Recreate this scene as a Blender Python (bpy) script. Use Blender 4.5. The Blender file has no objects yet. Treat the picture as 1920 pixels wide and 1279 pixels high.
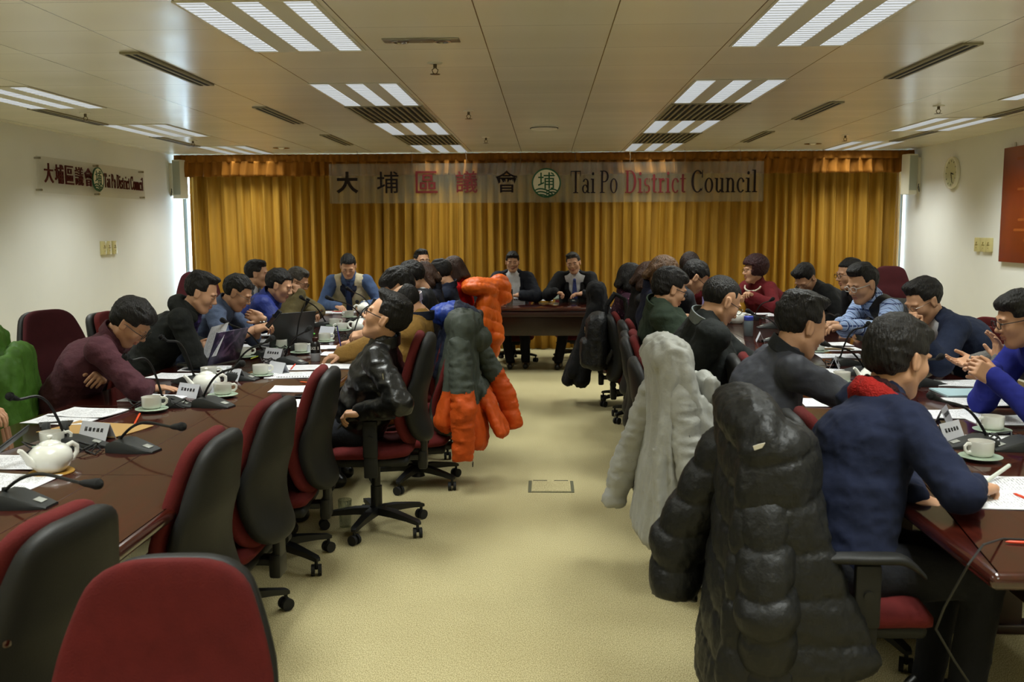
import bpy, bmesh, math, random
import numpy as np
from mathutils import Vector, Matrix
sc = bpy.context.scene
COL = sc.collection
PI = math.pi
rnd = random.Random(7)

# ---------------------------------------------------------------- camera
CAM_Z = 1.62
F_PX, C_YAW, C_PITCH, C_ROLL = 1793.4, .0361, .1176, -.0043
def _cam_axes():
    cy, sy, cp, sp = math.cos(C_YAW), math.sin(C_YAW), math.cos(C_PITCH), math.sin(C_PITCH)
    fwd = np.array([-sy*cp, cy*cp, -sp]); right = np.array([cy, sy, 0.]); up = np.cross(right, fwd)
    cr, sr = math.cos(C_ROLL), math.sin(C_ROLL)
    return fwd, cr*right+sr*up, -sr*right+cr*up
_F, _R, _U = _cam_axes()
cd = bpy.data.cameras.new('camera'); cam = bpy.data.objects.new('camera', cd); COL.objects.link(cam)
cd.sensor_width = 36; cd.sensor_fit = 'HORIZONTAL'; cd.lens = F_PX*36/1920; cd.clip_start = .05; cd.clip_end = 100
cam.matrix_world = Matrix(((_R[0], _U[0], -_F[0], 0), (_R[1], _U[1], -_F[1], 0), (_R[2], _U[2], -_F[2], CAM_Z), (0, 0, 0, 1)))
cd.dof.use_dof = True; cd.dof.focus_distance = 6.0; cd.dof.aperture_fstop = 5.6
sc.camera = cam
sc.view_settings.view_transform = 'Standard'; sc.view_settings.look = 'None'
sc.view_settings.gamma = 1; sc.view_settings.use_curve_mapping = False
sc.view_settings.exposure = 0.35

# world: overcast daylight outside the windows
w = bpy.data.worlds.new('daylight'); sc.world = w; w.use_nodes = True
bg = w.node_tree.nodes['Background']; bg.inputs[0].default_value = (.62, .80, 1.0, 1); bg.inputs[1].default_value = 12.0

# ceiling fluorescent lamps: (x centre, y start) of every 0.58 x 1.17 m fixture; power set here
LAMP_W = 19.0
LAMP_SPREAD = math.radians(118)
LAMP_COL = (.955, 1.0, .945)
INNER_Y = [-2.85, -.5, 1.85, 4.20, 6.56, 8.93, 11.28]
OUTER_Y = [-.5, 1.85, 4.20, 6.56, 8.95, 11.33]
DIFFUSER_EMIT = .68

def at(px, py, z=.75):
    """world point at height z on the sight line of a photo pixel"""
    d = _F+_R*((px-960)/F_PX)-_U*((py-639.5)/F_PX)
    p = d*((z-CAM_Z)/d[2]); return Vector((p[0], p[1], z))
def atY(px, py, Y):
    d = _F+_R*((px-960)/F_PX)-_U*((py-639.5)/F_PX)
    p = d*(Y/d[1]); return Vector((p[0], p[1], p[2]+CAM_Z))
# ---------------------------------------------------------------- materials
def s2l(c):
    c = c/255.; return c/12.92 if c <= .04045 else ((c+.055)/1.055)**2.4
def rgb(*c): return (s2l(c[0]), s2l(c[1]), s2l(c[2]), 1)
_M = {}
def mat(name, col=(128, 128, 128), rough=.6, metal=0., spec=.5, var=0., vscale=6., bump=0., bscale=60., stretch=None, coat=0., sheen=0., emit=None):
    if name in _M: return _M[name]
    m = bpy.data.materials.new(name); m.use_nodes = True; nt = m.node_tree; N = nt.nodes; L = nt.links
    b = N['Principled BSDF']
    c = rgb(*col) if len(col) == 3 else col
    b.inputs['Base Color'].default_value = c; b.inputs['Roughness'].default_value = rough
    b.inputs['Metallic'].default_value = metal; b.inputs['Specular IOR Level'].default_value = spec
    b.inputs['Coat Weight'].default_value = coat; b.inputs['Sheen Weight'].default_value = sheen
    tc = N.new('ShaderNodeTexCoord'); vec = tc.outputs['Object']
    if stretch:
        mp = N.new('ShaderNodeMapping'); mp.inputs['Scale'].default_value = stretch; L.new(vec, mp.inputs[0]); vec = mp.outputs[0]
    if var:
        n = N.new('ShaderNodeTexNoise'); n.inputs['Scale'].default_value = vscale; n.inputs['Detail'].default_value = 4; L.new(vec, n.inputs['Vector'])
        r = N.new('ShaderNodeValToRGB'); r.color_ramp.elements[0].position = .3; r.color_ramp.elements[1].position = .7
        r.color_ramp.elements[0].color = tuple(max(0, x*(1-var)) for x in c[:3])+(1,)
        r.color_ramp.elements[1].color = tuple(min(1, x*(1+var)) for x in c[:3])+(1,)
        L.new(n.outputs['Fac'], r.inputs[0]); L.new(r.outputs[0], b.inputs['Base Color'])
    if bump:
        n2 = N.new('ShaderNodeTexNoise'); n2.inputs['Scale'].default_value = bscale; n2.inputs['Detail'].default_value = 3; L.new(vec, n2.inputs['Vector'])
        bp = N.new('ShaderNodeBump'); bp.inputs['Strength'].default_value = bump; bp.inputs['Distance'].default_value = .01
        L.new(n2.outputs['Fac'], bp.inputs['Height']); L.new(bp.outputs[0], b.inputs['Normal'])
    if emit:
        b.inputs['Emission Color'].default_value = rgb(*emit[0]); b.inputs['Emission Strength'].default_value = emit[1]
    _M[name] = m; return m
def cloth(name, col, rough=.85, bump=.35, bscale=45, var=.12, sheen=0., **k):
    return mat(name, col, rough, spec=.25, bump=bump, bscale=bscale, var=var, vscale=18, sheen=sheen, **k)

# ---------------------------------------------------------------- mesh builder
def link(ob, parent=None):
    COL.objects.link(ob)
    if parent is not None: ob.parent = parent
    return ob
class MB:
    def __init__(s): s.v = []; s.f = []; s.m = []; s.mi = 0
    def add(s, vs, fs):
        o = len(s.v); s.v += [tuple(v) for v in vs]; s.f += [tuple(i+o for i in f) for f in fs]; s.m += [s.mi]*len(fs); return s
    def box(s, c, size, bev=0., R=None, seg=2):
        hx, hy, hz = [q/2. for q in size]
        if bev:
            bm = bmesh.new(); bmesh.ops.create_cube(bm, size=1.0)
            for v in bm.verts: v.co = Vector((v.co.x*2*hx, v.co.y*2*hy, v.co.z*2*hz))
            bmesh.ops.bevel(bm, geom=bm.edges[:], offset=min(bev, .98*min(hx, hy, hz)), segments=seg, affect='EDGES', profile=.5)
            bm.verts.ensure_lookup_table(); vs = [v.co.copy() for v in bm.verts]; bm.verts.index_update(); fs = [[v.index for v in f.verts] for f in bm.faces]; bm.free()
        else:
            vs = [Vector((x, y, z)) for x in (-hx, hx) for y in (-hy, hy) for z in (-hz, hz)]
            fs = [(0, 1, 3, 2), (4, 6, 7, 5), (0, 4, 5, 1), (2, 3, 7, 6), (0, 2, 6, 4), (1, 5, 7, 3)]
        if R is not None: vs = [R @ v for v in vs]
        c = Vector(c); return s.add([v+c for v in vs], fs)
    def loft(s, rings, cap=True, closed=False):
        n = len(rings[0]); vs = [p for r in rings for p in r]; fs = []; m = len(rings)
        for i in range(m if closed else m-1):
            a, b = i*n, ((i+1) % m)*n
            for j in range(n): k = (j+1) % n; fs.append((a+j, a+k, b+k, b+j))
        if cap and not closed: fs.append(tuple(range(n))[::-1]); fs.append(tuple(range((m-1)*n, m*n)))
        return s.add(vs, fs)
    def tube(s, pts, r, n=10, cap=True, closed=False, flat=1.):
        pts = [Vector(p) for p in pts]; m = len(pts); rs = r if isinstance(r, (list, tuple)) else [r]*m
        rings = []; up = None
        for i, p in enumerate(pts):
            if closed: t = pts[(i+1) % m]-pts[i-1]
            else: t = pts[min(i+1, m-1)]-pts[max(i-1, 0)]
            t = t.normalized() if t.length > 1e-9 else Vector((0, 0, 1))
            if up is None: up = t.orthogonal().normalized() if abs(t.z) > .9 else Vector((0, 0, 1))
            x = t.cross(up); x = x.normalized() if x.length > 1e-6 else t.orthogonal().normalized()
            up = x.cross(t).normalized()
            rings.append([p+(x*math.cos(2*PI*j/n)+up*math.sin(2*PI*j/n)*flat)*rs[i] for j in range(n)])
        return s.loft(rings, cap, closed)
    def cyl(s, a, b, r, r2=None, n=20): return s.tube([a, b], [r, r if r2 is None else r2], n)
    def lathe(s, prof, n=28, c=(0, 0, 0), R=None):
        c = Vector(c); rings = []
        for r, z in prof:
            ring = [Vector((max(r, 1e-4)*math.cos(2*PI*j/n), max(r, 1e-4)*math.sin(2*PI*j/n), z)) for j in range(n)]
            rings.append([(R @ p if R is not None else p)+c for p in ring])
        return s.loft(rings, True)
    def prism(s, poly, z0, z1, fr=None):
        fr = fr or (lambda u, v, w: (u, v, w)); n = len(poly)
        vs = [fr(u, v, z0) for u, v in poly]+[fr(u, v, z1) for u, v in poly]
        fs = [tuple(range(n))[::-1], tuple(range(n, 2*n))]+[(i, (i+1) % n, n+(i+1) % n, n+i) for i in range(n)]
        return s.add(vs, fs)
    def build(s, name, mats, parent=None, sharp=40, smooth=True):
        return mesh_ob(name, s.v, s.f, mats, parent, s.m, sharp, smooth)
def mesh_ob(name, v, f, mats, parent=None, mi=None, sharp=40, smooth=True):
    me = bpy.data.meshes.new(name)
    me.from_pydata([tuple(map(float, p)) for p in v] if not isinstance(v, np.ndarray) else v.tolist(), [], f if not isinstance(f, np.ndarray) else f.tolist())
    if not isinstance(mats, (list, tuple)): mats = [mats]
    for m in mats: me.materials.append(m)
    if mi is not None: me.polygons.foreach_set('material_index', np.asarray(mi, dtype=np.int32))
    if smooth:
        me.polygons.foreach_set('use_smooth', np.ones(len(me.polygons), dtype=bool))
        if sharp: me.set_sharp_from_angle(angle=math.radians(sharp))
    me.update()
    return link(bpy.data.objects.new(name, me), parent)
def fixn(o):
    bm = bmesh.new(); bm.from_mesh(o.data); bmesh.ops.recalc_face_normals(bm, faces=bm.faces[:]); bm.to_mesh(o.data); bm.free(); return o
def thing(name, label, cat, loc=(0, 0, 0), rz=0., group=None):
    o = bpy.data.objects.new(name, None); o.empty_display_size = .05; COL.objects.link(o)
    o.location = loc; o.rotation_euler = (0, 0, rz); return tag(o, label, cat, group)
def tag(o, label, cat, group=None):
    o['label'] = label; o['category'] = cat
    if group: o['group'] = group
    return o
def struct(o): o['kind'] = 'structure'; return o
def dup(root, loc, rz=0., label=None, group=None):
    r = root.copy(); COL.objects.link(r); r.location = loc; r.rotation_euler = (0, 0, rz)
    if label: r['label'] = label
    if group: r['group'] = group
    for ch in list(root.children):
        c = ch.copy(); COL.objects.link(c); c.parent = r
        for g in list(ch.children):
            d = g.copy(); COL.objects.link(d); d.parent = c
    return r
def rotz(a): return Matrix.Rotation(a, 3, 'Z')

# ---------------------------------------------------------------- value noise
_NT = np.random.RandomState(3).rand(32, 32, 32).astype(np.float32)
def vnoise(P):
    i = np.floor(P).astype(np.int64); f = (P-i).astype(np.float32); f = f*f*(3-2*f); i &= 31; j = (i+1) & 31
    a, b = i, j; x, y, z = f[:, 0], f[:, 1], f[:, 2]; T = _NT
    c00 = T[a[:, 0], a[:, 1], a[:, 2]]*(1-x)+T[b[:, 0], a[:, 1], a[:, 2]]*x
    c10 = T[a[:, 0], b[:, 1], a[:, 2]]*(1-x)+T[b[:, 0], b[:, 1], a[:, 2]]*x
    c01 = T[a[:, 0], a[:, 1], b[:, 2]]*(1-x)+T[b[:, 0], a[:, 1], b[:, 2]]*x
    c11 = T[a[:, 0], b[:, 1], b[:, 2]]*(1-x)+T[b[:, 0], b[:, 1], b[:, 2]]*x
    return (c00*(1-y)+c10*y)*(1-z)+(c01*(1-y)+c11*y)*z
def ridge(P): return 1-np.abs(2*vnoise(P)-1)*2     # sharp crests

# ---------------------------------------------------------------- implicit solids -> surface nets
def nrm(v): v = np.asarray(v, float); return v/max(np.linalg.norm(v), 1e-9)
def fr_yz(y, z):
    """rows: local x,y,z axes"""
    y = nrm(y); x = nrm(np.cross(y, z)); return np.array([x, y, np.cross(x, y)])
class SDF:
    def __init__(s, lo, hi, h):
        s.h = h; s.lo = np.asarray(lo, float)-2*h; n = np.ceil((np.asarray(hi, float)+2*h-s.lo)/h).astype(int)+1
        s.n = n; s.f = np.full(n, .5, np.float32)
        s.ax = [s.lo[i]+h*np.arange(n[i]) for i in range(3)]
    def _sl(s, lo, hi, m):
        a = np.clip(np.floor((np.asarray(lo)-m-s.lo)/s.h).astype(int), 0, s.n); b = np.clip(np.ceil((np.asarray(hi)+m-s.lo)/s.h).astype(int)+1, 0, s.n)
        sl = tuple(slice(a[i], b[i]) for i in range(3))
        return sl, s.ax[0][sl[0]][:, None, None], s.ax[1][sl[1]][None, :, None], s.ax[2][sl[2]][None, None, :]
    def op(s, prim, k=.0, sub=False, inter=False):
        fn, lo, hi = prim
        if inter: sl, X, Y, Z = s._sl(s.lo, s.lo+s.h*s.n, 0)
        else: sl, X, Y, Z = s._sl(lo, hi, k+2.5*s.h)
        f = s.f[sl]
        if f.size == 0: return s
        d = fn(X, Y, Z)
        if sub or inter:
            if sub: d = -d
            h = np.maximum(k-np.abs(f-d), 0)/k if k else 0
            s.f[sl] = np.maximum(f, d)+(h*h*k/4 if k else 0)
        else:
            h = np.maximum(k-np.abs(f-d), 0)/k if k else 0
            s.f[sl] = np.minimum(f, d)-(h*h*k/4 if k else 0)
        return s
    def mesh(s):
        f = s.f; f[0] = f[-1] = .5; f[:, 0] = f[:, -1] = .5; f[:, :, 0] = f[:, :, -1] = .5
        ins = f < 0; n = np.array(f.shape); cs = n-1
        acc = np.zeros((*cs, 3), np.float32); cnt = np.zeros(cs, np.int16); quads = []
        E = []
        for a in range(3):
            s0 = [slice(None)]*3; s1 = [slice(None)]*3; s0[a] = slice(0, -1); s1[a] = slice(1, None)
            i0, i1 = ins[tuple(s0)], ins[tuple(s1)]; idx = np.argwhere(i0 != i1)
            f0 = f[tuple(s0)][tuple(idx.T)]; f1 = f[tuple(s1)][tuple(idx.T)]; t = f0/(f0-f1)
            p = idx.astype(np.float32); p[:, a] += t; b, c = [(1, 2), (2, 0), (0, 1)][a]
            cells = []
            for db, dc in ((0, 0), (-1, 0), (-1, -1), (0, -1)):
                q = idx.copy(); q[:, b] += db; q[:, c] += dc; cells.append(q)
                ok = np.all((q >= 0) & (q < cs), axis=1); qq = tuple(q[ok].T)
                np.add.at(acc, qq, p[ok]); np.add.at(cnt, qq, 1)
            E.append((cells, i0[tuple(idx.T)]))
        used = cnt > 0; vid = np.full(cs, -1, np.int64); vid[used] = np.arange(used.sum())
        V = acc[used]/cnt[used][:, None]*s.h+s.lo
        for cells, inside in E:
            q = np.stack([vid[tuple(c.T)] for c in cells], 1)
            q[~inside] = q[~inside][:, ::-1]; quads.append(q)
        return V, np.concatenate(quads)
def Ell(c, r, R=None):
    c = np.asarray(c, float); r = np.asarray(r, float)*np.ones(3); m = r.max() if R is not None else r
    def fn(X, Y, Z):
        x, y, z = X-c[0], Y-c[1], Z-c[2]
        if R is not None: x, y, z = (R[0][0]*x+R[0][1]*y+R[0][2]*z), (R[1][0]*x+R[1][1]*y+R[1][2]*z), (R[2][0]*x+R[2][1]*y+R[2][2]*z)
        k0 = np.sqrt((x/r[0])**2+(y/r[1])**2+(z/r[2])**2); k1 = np.sqrt((x/r[0]**2)**2+(y/r[1]**2)**2+(z/r[2]**2)**2)
        return k0*(k0-1)/np.maximum(k1, 1e-6)
    return fn, c-m, c+m
def Cap(a, b, ra, rb=None):
    a = np.asarray(a, float); b = np.asarray(b, float); rb = ra if rb is None else rb; ab = b-a; L = max(ab@ab, 1e-9); m = max(ra, rb)
    def fn(X, Y, Z):
        x, y, z = X-a[0], Y-a[1], Z-a[2]; t = np.clip((x*ab[0]+y*ab[1]+z*ab[2])/L, 0, 1)
        return np.sqrt((x-t*ab[0])**2+(y-t*ab[1])**2+(z-t*ab[2])**2)-(ra+t*(rb-ra))
    return fn, np.minimum(a, b)-m, np.maximum(a, b)+m
def ECap(a, b, ra, rb, u):
    """tapered capsule with an elliptic section: ra,rb=(radius along u, radius across)"""
    a = np.asarray(a, float); b = np.asarray(b, float); ab = b-a; L = max(ab@ab, 1e-9); w = nrm(ab); u = np.asarray(u, float); u = nrm(u-w*(u@w)); v = np.cross(w, u); m = max(*ra, *rb)
    def fn(X, Y, Z):
        x, y, z = X-a[0], Y-a[1], Z-a[2]; t = np.clip((x*ab[0]+y*ab[1]+z*ab[2])/L, 0, 1)
        x, y, z = x-t*ab[0], y-t*ab[1], z-t*ab[2]
        ru = ra[0]+t*(rb[0]-ra[0]); rv = ra[1]+t*(rb[1]-ra[1])
        pu = x*u[0]+y*u[1]+z*u[2]; pv = x*v[0]+y*v[1]+z*v[2]; pw = x*w[0]+y*w[1]+z*w[2]
        k0 = np.sqrt((pu/ru)**2+(pv/rv)**2+(pw/rv)**2); k1 = np.sqrt((pu/ru**2)**2+(pv/rv**2)**2+(pw/rv**2)**2)
        return k0*(k0-1)/np.maximum(k1, 1e-6)
    return fn, np.minimum(a, b)-m, np.maximum(a, b)+m
def Box(c, half, R=None, rd=.01):
    c = np.asarray(c, float); hf = np.asarray(half, float)-rd; m = np.linalg.norm(half) if R is not None else np.asarray(half)
    def fn(X, Y, Z):
        x, y, z = X-c[0], Y-c[1], Z-c[2]
        if R is not None: x, y, z = (R[0][0]*x+R[0][1]*y+R[0][2]*z), (R[1][0]*x+R[1][1]*y+R[1][2]*z), (R[2][0]*x+R[2][1]*y+R[2][2]*z)
        qx, qy, qz = np.abs(x)-hf[0], np.abs(y)-hf[1], np.abs(z)-hf[2]
        return np.sqrt(np.maximum(qx, 0)**2+np.maximum(qy, 0)**2+np.maximum(qz, 0)**2)+np.minimum(np.maximum(qx, np.maximum(qy, qz)), 0)-rd
    return fn, c-m, c+m
def Fn(fn): return fn, np.array([-99., -99, -99]), np.array([99., 99, 99])
def vnormals(V, Q):
    n = np.zeros_like(V); d1 = V[Q[:, 2]]-V[Q[:, 0]]; d2 = V[Q[:, 3]]-V[Q[:, 1]]; fnm = np.cross(d1, d2)
    for i in range(4): np.add.at(n, Q[:, i], fnm)
    return n/np.maximum(np.linalg.norm(n, axis=1, keepdims=True), 1e-12)
def wrinkle(V, Q, amp, fr, seed=0, ridged=True):
    P = V*np.asarray(fr)+seed*3.7; g = ridge(P)*.7+ridge(P*2.1+5)*.3 if ridged else vnoise(P)*2-1
    return V+vnormals(V, Q)*(g[:, None]*amp)
def sdf_ob(name, S, mats, parent=None, off=(0, 0, 0), wr=None, mi=None):
    V, Q = S.mesh()
    if len(V) == 0: V = np.zeros((4, 3)); Q = np.array([[0, 1, 2, 3]])
    if wr: 
        for a in (wr if isinstance(wr, list) else [wr]): V = wrinkle(V, Q, *a)
    idx = None
    if mi is not None: idx = mi((V[Q[:, 0]]+V[Q[:, 2]])/2)
    return mesh_ob(name, V-np.asarray(off), Q, mats, parent, idx, sharp=0)
# ================================================================ room
XL, XR, YB, YF, HC = -4.92, 4.70, 12.95, -3.3, 2.595
# ceiling paint: satin metal tiles with seams
def ceiling_mat():
    m = mat('ceiling_tiles', (205, 198, 176), .22, spec=.5); nt = m.node_tree; N = nt.nodes; L = nt.links; b = N['Principled BSDF']
    tc = N.new('ShaderNodeTexCoord'); sp = N.new('ShaderNodeSeparateXYZ'); L.new(tc.outputs['Object'], sp.inputs[0])
    def M(op, a, b_=None, c=None):
        n = N.new('ShaderNodeMath'); n.operation = op
        for i, q in enumerate((a, b_, c)):
            if q is None: continue
            if isinstance(q, (int, float)): n.inputs[i].default_value = q
            else: L.new(q, n.inputs[i])
        return n.outputs[0]
    def seam(out, off, per, hw):
        q = M('MODULO', M('ADD', out, 100*per-off+per/2), per); q = M('ABSOLUTE', M('SUBTRACT', q, per/2)); return M('LESS_THAN', q, hw)
    sx = seam(sp.outputs[0], .32, .64, .003); sy = seam(sp.outputs[1], 4.2, .5875, .0022)
    sm = M('MAXIMUM', sx, M('MULTIPLY', sy, .55))
    cx = M('FLOOR', M('DIVIDE', M('ADD', sp.outputs[0], 64-.32), .64)); cy = M('FLOOR', M('DIVIDE', M('ADD', sp.outputs[1], 58.75-4.2), .5875))
    cb = N.new('ShaderNodeCombineXYZ'); L.new(cx, cb.inputs[0]); L.new(cy, cb.inputs[1])
    wn = N.new('ShaderNodeTexWhiteNoise'); wn.noise_dimensions = '3D'; L.new(cb.outputs[0], wn.inputs['Vector'])
    base = N.new('ShaderNodeMix'); base.data_type = 'RGBA'; base.inputs['A'].default_value = rgb(228, 223, 203); base.inputs['B'].default_value = rgb(235, 230, 210)
    L.new(wn.outputs['Value'], base.inputs['Factor'])
    mx = N.new('ShaderNodeMix'); mx.data_type = 'RGBA'; L.new(sm, mx.inputs['Factor']); L.new(base.outputs['Result'], mx.inputs['A']); mx.inputs['B'].default_value = rgb(100, 94, 74)
    L.new(mx.outputs['Result'], b.inputs['Base Color'])
    # every tile sags a little: gentle bump within a tile
    ph = M('SINE', M('MULTIPLY', M('ADD', sp.outputs[1], -4.2), 2*PI/.5875)); bp = N.new('ShaderNodeBump'); bp.inputs['Strength'].default_value = .25; bp.inputs['Distance'].default_value = .004
    L.new(M('ADD', ph, M('MULTIPLY', wn.outputs['Value'], .0)), bp.inputs['Height']); L.new(bp.outputs[0], b.inputs['Normal'])
    return m
def carpet_mat():
    m = mat('loop_carpet', (190, 170, 118), .95, spec=.1); nt = m.node_tree; N = nt.nodes; L = nt.links; b = N['Principled BSDF']
    tc = N.new('ShaderNodeTexCoord')
    mp = N.new('ShaderNodeMapping'); mp.inputs['Scale'].default_value = (1.7, .8, 1); L.new(tc.outputs['Object'], mp.inputs[0])
    n1 = N.new('ShaderNodeTexNoise'); n1.inputs['Scale'].default_value = 190; n1.inputs['Detail'].default_value = 2; L.new(mp.outputs[0], n1.inputs['Vector'])
    n2 = N.new('ShaderNodeTexNoise'); n2.inputs['Scale'].default_value = 1.6; n2.inputs['Detail'].default_value = 5; L.new(tc.outputs['Object'], n2.inputs['Vector'])
    r1 = N.new('ShaderNodeValToRGB'); r1.color_ramp.elements[0].position = .36; r1.color_ramp.elements[1].position = .62
    r1.color_ramp.elements[0].color = rgb(136, 125, 84); r1.color_ramp.elements[1].color = rgb(212, 200, 156); L.new(n1.outputs['Fac'], r1.inputs[0])
    r2 = N.new('ShaderNodeValToRGB'); r2.color_ramp.elements[0].color = (.93, .92, .9, 1); r2.color_ramp.elements[1].color = (1, 1, 1, 1); r2.color_ramp.elements[0].position = .35; r2.color_ramp.elements[1].position = .6; L.new(n2.outputs['Fac'], r2.inputs[0])
    mx = N.new('ShaderNodeMix'); mx.data_type = 'RGBA'; mx.blend_type = 'MULTIPLY'; mx.inputs['Factor'].default_value = 1; L.new(r1.outputs[0], mx.inputs['A']); L.new(r2.outputs[0], mx.inputs['B'])
    L.new(mx.outputs['Result'], b.inputs['Base Color'])
    bp = N.new('ShaderNodeBump'); bp.inputs['Strength'].default_value = .45; bp.inputs['Distance'].default_value = .004; L.new(n1.outputs['Fac'], bp.inputs['Height']); L.new(bp.outputs[0], b.inputs['Normal'])
    return m
M_WALL = mat('painted_wall', (230, 230, 224), .9, spec=.15, var=.02, vscale=2)
M_CARPET = carpet_mat()
def slab(name, lo, hi, m): 
    b = MB(); b.box([(lo[i]+hi[i])/2 for i in range(3)], [hi[i]-lo[i] for i in range(3)]); return struct(b.build(name, m, smooth=False))
slab('floor', (XL-.2, YF-.2, -.12), (XR+.2, YB+.3, 0), M_CARPET)
slab('ceiling', (XL-.2, YF-.2, HC), (XR+.2, YB+.3, HC+.12), ceiling_mat())
slab('wall_left', (XL-.15, YF, 0), (XL, YB+.1, HC), M_WALL)
slab('wall_right', (XR, YF, 0), (XR+.15, YB+.1, HC), M_WALL)
slab('wall_rear', (XL, YF-.15, 0), (XR, YF, HC), M_WALL)
b = MB(); b.box(((XL+XR)/2, YB+.05, .2), (XR-XL, .1, .4)); b.box(((XL+XR)/2, YB+.05, 2.54), (XR-XL, .1, .11)); struct(b.build('wall_front', M_WALL, smooth=False))
# window band behind the curtain
def glass_mat():
    m = bpy.data.materials.new('window_glass'); m.use_nodes = True; nt = m.node_tree; nt.nodes.clear()
    o = nt.nodes.new('ShaderNodeOutputMaterial'); mx = nt.nodes.new('ShaderNodeMixShader'); mx.inputs[0].default_value = .06
    t = nt.nodes.new('ShaderNodeBsdfTransparent'); t.inputs[0].default_value = (.94, .97, .97, 1); g = nt.nodes.new('ShaderNodeBsdfGlossy'); g.inputs['Roughness'].default_value = .03
    nt.links.new(t.outputs[0], mx.inputs[1]); nt.links.new(g.outputs[0], mx.inputs[2]); nt.links.new(mx.outputs[0], o.inputs[0]); return m
M_GLASS = glass_mat(); M_ALU = mat('window_aluminium', (120, 128, 130), .45, .6)
b = MB()
for z in (.43, 2.46): b.box(((XL+XR)/2, YB+.02, z), (XR-XL, .07, .06), .006)
for k in range(9):
    x = XL+.02+(XR-XL-.04)*k/8; b.box((x, YB+.02, 1.44), (.05, .07, 2.0), .006)
win = struct(b.build('window_1', M_ALU)); 
b = MB(); b.box(((XL+XR)/2, YB+.02, 1.44), (XR-XL-.06, .008, 2.0)); b.build('window_pane', M_GLASS, win, smooth=False)
M_BASE = mat('skirting', (120, 104, 74), .6)
slab('baseboard_left', (XL, YF, 0), (XL+.012, YB, .09), M_BASE); slab('baseboard_right', (XR-.012, YF, 0), (XR, YB, .09), M_BASE)

# ---------------------------------------------------------------- curtains
M_VEL = mat('gold_velvet', (162, 120, 38), .62, spec=.3, var=.22, vscale=9, stretch=(1, 1, .12), bump=.12, bscale=30)
def fold_sheet(name, x0, x1, z0, z1, y, amp, pitch, m, parent=None, seed=0, pinch=0., hem=0., nz=16, flare=1., step=.014):
    r = random.Random(seed); n = int((x1-x0)/step)
    ph = [0.]
    for i in range(n): ph.append(ph[-1]+step/pitch*2*PI*(.62+.76*_sm(seed, i*step*2.2)))
    vs, fs = [], []
    for k in range(nz+1):
        t = k/nz; z = z1+(z0-z1)*t
        for i in range(n+1):
            x = x0+i*step; p = ph[i]+.5*math.sin(t*2.2+i*step*1.7+seed)
            a = amp*(.55+.9*_sm(seed+5, i*step*1.3+t*.35))*(.5+.5*min(1, t*5+1-pinch))*(1+(flare-1)*t)
            s_ = math.sin(p); s_ = math.copysign(abs(s_)**.75, s_)
            yy = y+a*s_+.3*a*math.sin(2.7*p+1+t)+.012*math.sin(x*1.9+t*2)
            dz = hem*(1 if k == nz else 0)*math.cos(p*.5)*.5
            vs.append((x+.2*a*math.cos(p*1.3+t), yy, z+dz))
    for k in range(nz):
        for i in range(n): q = k*(n+1)+i; fs.append((q, q+n+1, q+n+2, q+1))
    o = mesh_ob(name, vs, fs, m, parent, sharp=0); md = o.modifiers.new('thickness', 'SOLIDIFY'); md.thickness = .005; return o
def _sm(seed, x):
    i = math.floor(x); f = x-i; f = f*f*(3-2*f); h = lambda k: random.Random(k*7919+seed*131).random(); return h(i)*(1-f)+h(i+1)*f
YC = 12.72
c1 = fold_sheet('curtain', -4.77, .14, .012, 2.45, YC, .048, .145, M_VEL, seed=1); tag(c1, 'gold velvet curtain covering the left half of the window wall', 'curtain', 'gold curtains on the window wall')
c2 = fold_sheet('curtain', -.16, 4.655, .012, 2.45, YC+.09, .05, .155, M_VEL, seed=2); tag(c2, 'gold velvet curtain covering the right half of the window wall', 'curtain', 'gold curtains on the window wall')
M_VAL = mat('pelmet_velvet', (138, 88, 26), .8, spec=.2, var=.2, vscale=9, stretch=(1, 1, .12))
v = thing('valance', 'pleated gold velvet pelmet running along the top of the curtains', 'valance', (0, 0, 0))
fold_sheet('pleated_skirt', -4.86, 4.68, 2.305, 2.50, YC-.17, .03, .15, M_VAL, v, seed=4, hem=.012, nz=6, flare=1.6)
fold_sheet('header_band', -4.87, 4.69, 2.485, 2.585, YC-.185, .010, .075, M_VAL, v, seed=6, nz=3)
b = MB(); b.box((-.09, YC-.08, 2.55), (9.5, .06, .05), .01); b.build('curtain_track', M_ALU, v)

# ---------------------------------------------------------------- ceiling lamps, vents, sprinklers
M_FRAME = mat('lamp_frame', (212, 206, 184), .5); M_DIFF = None
def diff_mat():
    m = bpy.data.materials.new('lit_diffuser'); m.use_nodes = True; nt = m.node_tree; nt.nodes.clear(); N = nt.nodes; L = nt.links
    o = N.new('ShaderNodeOutputMaterial'); e = N.new('ShaderNodeEmission'); e.inputs[0].default_value = (.93, .97, 1, 1); L.new(e.outputs[0], o.inputs[0])
    tc = N.new('ShaderNodeTexCoord'); w_ = N.new('ShaderNodeTexWave'); w_.bands_direction = 'Y'; w_.inputs['Scale'].default_value = 8.5; w_.inputs['Distortion'].default_value = .6
    L.new(tc.outputs['Object'], w_.inputs['Vector']); mr = N.new('ShaderNodeMapRange'); mr.inputs['To Min'].default_value = DIFFUSER_EMIT*.84; mr.inputs['To Max'].default_value = DIFFUSER_EMIT
    L.new(w_.outputs['Fac'], mr.inputs[0]); L.new(mr.outputs[0], e.inputs[1]); return m
M_DIFF = diff_mat()
M_DARK = mat('vent_dark', (28, 26, 22), .8); M_VENT = mat('vent_frame', (142, 134, 104), .5); M_CHROME = mat('chrome', (170, 165, 150), .25, 1.)
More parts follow.
